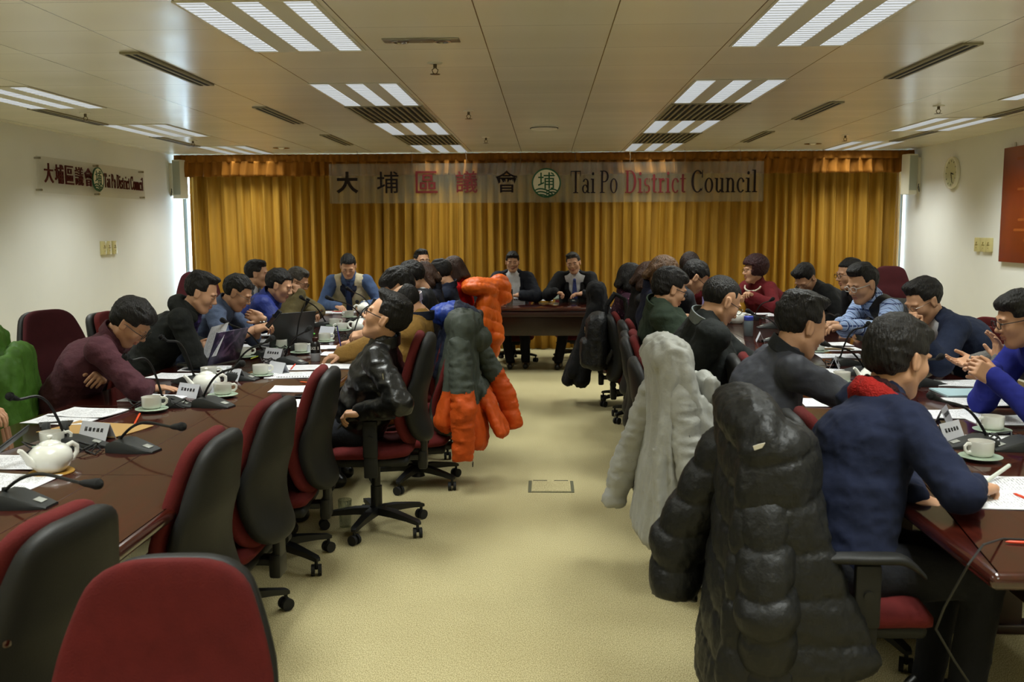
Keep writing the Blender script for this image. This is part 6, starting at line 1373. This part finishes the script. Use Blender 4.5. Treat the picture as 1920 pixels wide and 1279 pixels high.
# pens, phones, headset, small things
def pen(c0, c1, col, label, r=.0045, name='pen'):
    c0, c1 = Vector(tuple(c0)), Vector(tuple(c1)); mid = (c0+c1)/2; t = thing(name, label, 'pen', tuple(mid)); d = (c1-c0).normalized(); b = MB(); b.tube([c0-mid, c0-mid+d*.012, c1-mid], [.0012, r, r], 10); b.build('barrel', mat('pen_'+'_'.join(map(str, col)), col, .35), t); b = MB(); b.cyl(c1-mid, c1-mid+d*.008, r*.8); b.build('pen_end', M_BLK, t)
pen(at(252, 795, TZ+.005), at(262, 776, TZ+.006), (210, 70, 20), 'orange pen lying beside the lower left teacup'); pen(at(545, 693, TZ+.005), at(556, 680, TZ+.006), (210, 60, 24), 'orange pen near the mic base left of the bottle')
pen(at(562, 716, TZ+.008), at(583, 718, TZ+.008), (205, 84, 40), 'orange pen lying on papers by the notebook'); pen(at(612, 655, TZ+.006), at(640, 654, TZ+.006), (60, 60, 60), 'grey pen lying on the sheet by the blue pen')
pen(at(640, 655, TZ+.012), V3(632, 612, 6.7), (50, 46, 130), 'blue ballpoint pen held by the white shirt person'); pen(at(683, 670, TZ+.012), V3(689, 634, 6.2), (22, 22, 24), 'black pen held by the tan corduroy person')
pen(at(1846, 905, TZ+.004), V3(1892, 873, 3.3), (196, 200, 190), 'white marker pen in the hand of navy jumper person', .007); pen(at(1885, 1016, TZ+.006), at(1925, 1018, TZ+.006), (214, 62, 20), 'red orange pen at the right table edge'); pen(at(622, 581, TZ+.016), at(645, 580, TZ+.016), (190, 60, 60), 'red pen on the far paper stack')
pen(at(1900, 925, TZ+.006), at(1935, 940, TZ+.006), (214, 62, 20), 'red pen beyond the writing hand at right edge')
pen(at(560, 628, TZ+.01), at(590, 626, TZ+.01), (96, 200, 60), 'bright green highlighter behind the black laptop', .008); pen(at(470, 673, TZ+.01), at(520, 655, TZ+.01), (150, 160, 40), 'yellow green pencil along the paper edge', .004)
def phone(p, R, label):
    t = thing('phone', label, 'phone', tuple(p)); t.rotation_euler = R; b = MB(); b.box((0, 0, 0), (.072, .145, .008), .0035); b.build('phone_case', M_BLK, t); b = MB(); b.box((0, 0, .0043), (.064, .13, .0006)); b.build('phone_screen', mat('phone_glass', (24, 26, 32), .08), t)
phone(at(22, 826, .86), (.6, -.5, -.9), 'black phone held up by the hand at the left edge'); phone(V3(513, 598, 6.35), (.9, .2, -1.0), 'phone held by the grey-blue shirt person'); phone(V3(572, 606, 7.3), (.5, .1, -1.2), 'phone held by the royal blue jacket person'); phone(at(365, 694, TZ+.005), (0, 0, 1.2), 'black phone lying beside the purple laptop'); phone(at(545, 742, TZ+.008), (0, 0, 1.4), 'dark phone lying between tucked chairs'); phone(V3(1547, 606, 6.3), (.1, .2, 1.4), 'dark phone pressed by the checked shirt person')
phone(V3(592, 588, 8.6), (.4, .1, -1.2), 'phone in the hand of the olive jacket person')
p = at(105, 822, TZ+.003); t = thing('headset', 'black folding headset lying on the brown envelope', 'headset', (p.x, p.y, TZ+.003), .4)
for s_ in (-1, 1): b = MB(); b.lathe([(0, -.016), (.03, -.016), (.036, -.008), (.036, .008), (.028, .016), (0, .016)], 20, c=(s_*.035, 0, .037), R=Matrix.Rotation(PI/2, 3, 'Y')); b.build('ear_cup', M_MICB, t)
b = MB(); b.tube([(-.05, 0, .05), (-.06, .05, .06), (-.03, .10, .05), (.03, .10, .05), (.06, .05, .06), (.05, 0, .05)], .008, 8, flat=.5); b.build('headband', M_BLK, t)
# loose cable from the right table to the floor
t = thing('cable', 'thin black cable hanging from the right table edge to floor', 'cable', (0, 0, 0)); pts = [at(1925, 1012, TZ+.003), at(1880, 1010, TZ+.003), atY(1843, 1022, 2.36), atY(1815, 1060, 2.33), atY(1770, 1140, 2.36), atY(1755, 1180, 2.45), atY(1790, 1240, 2.5), atY(1830, 1300, 2.6)]
b = MB(); b.tube(pts, .003, 6); b.build('cord', M_MICD, t)
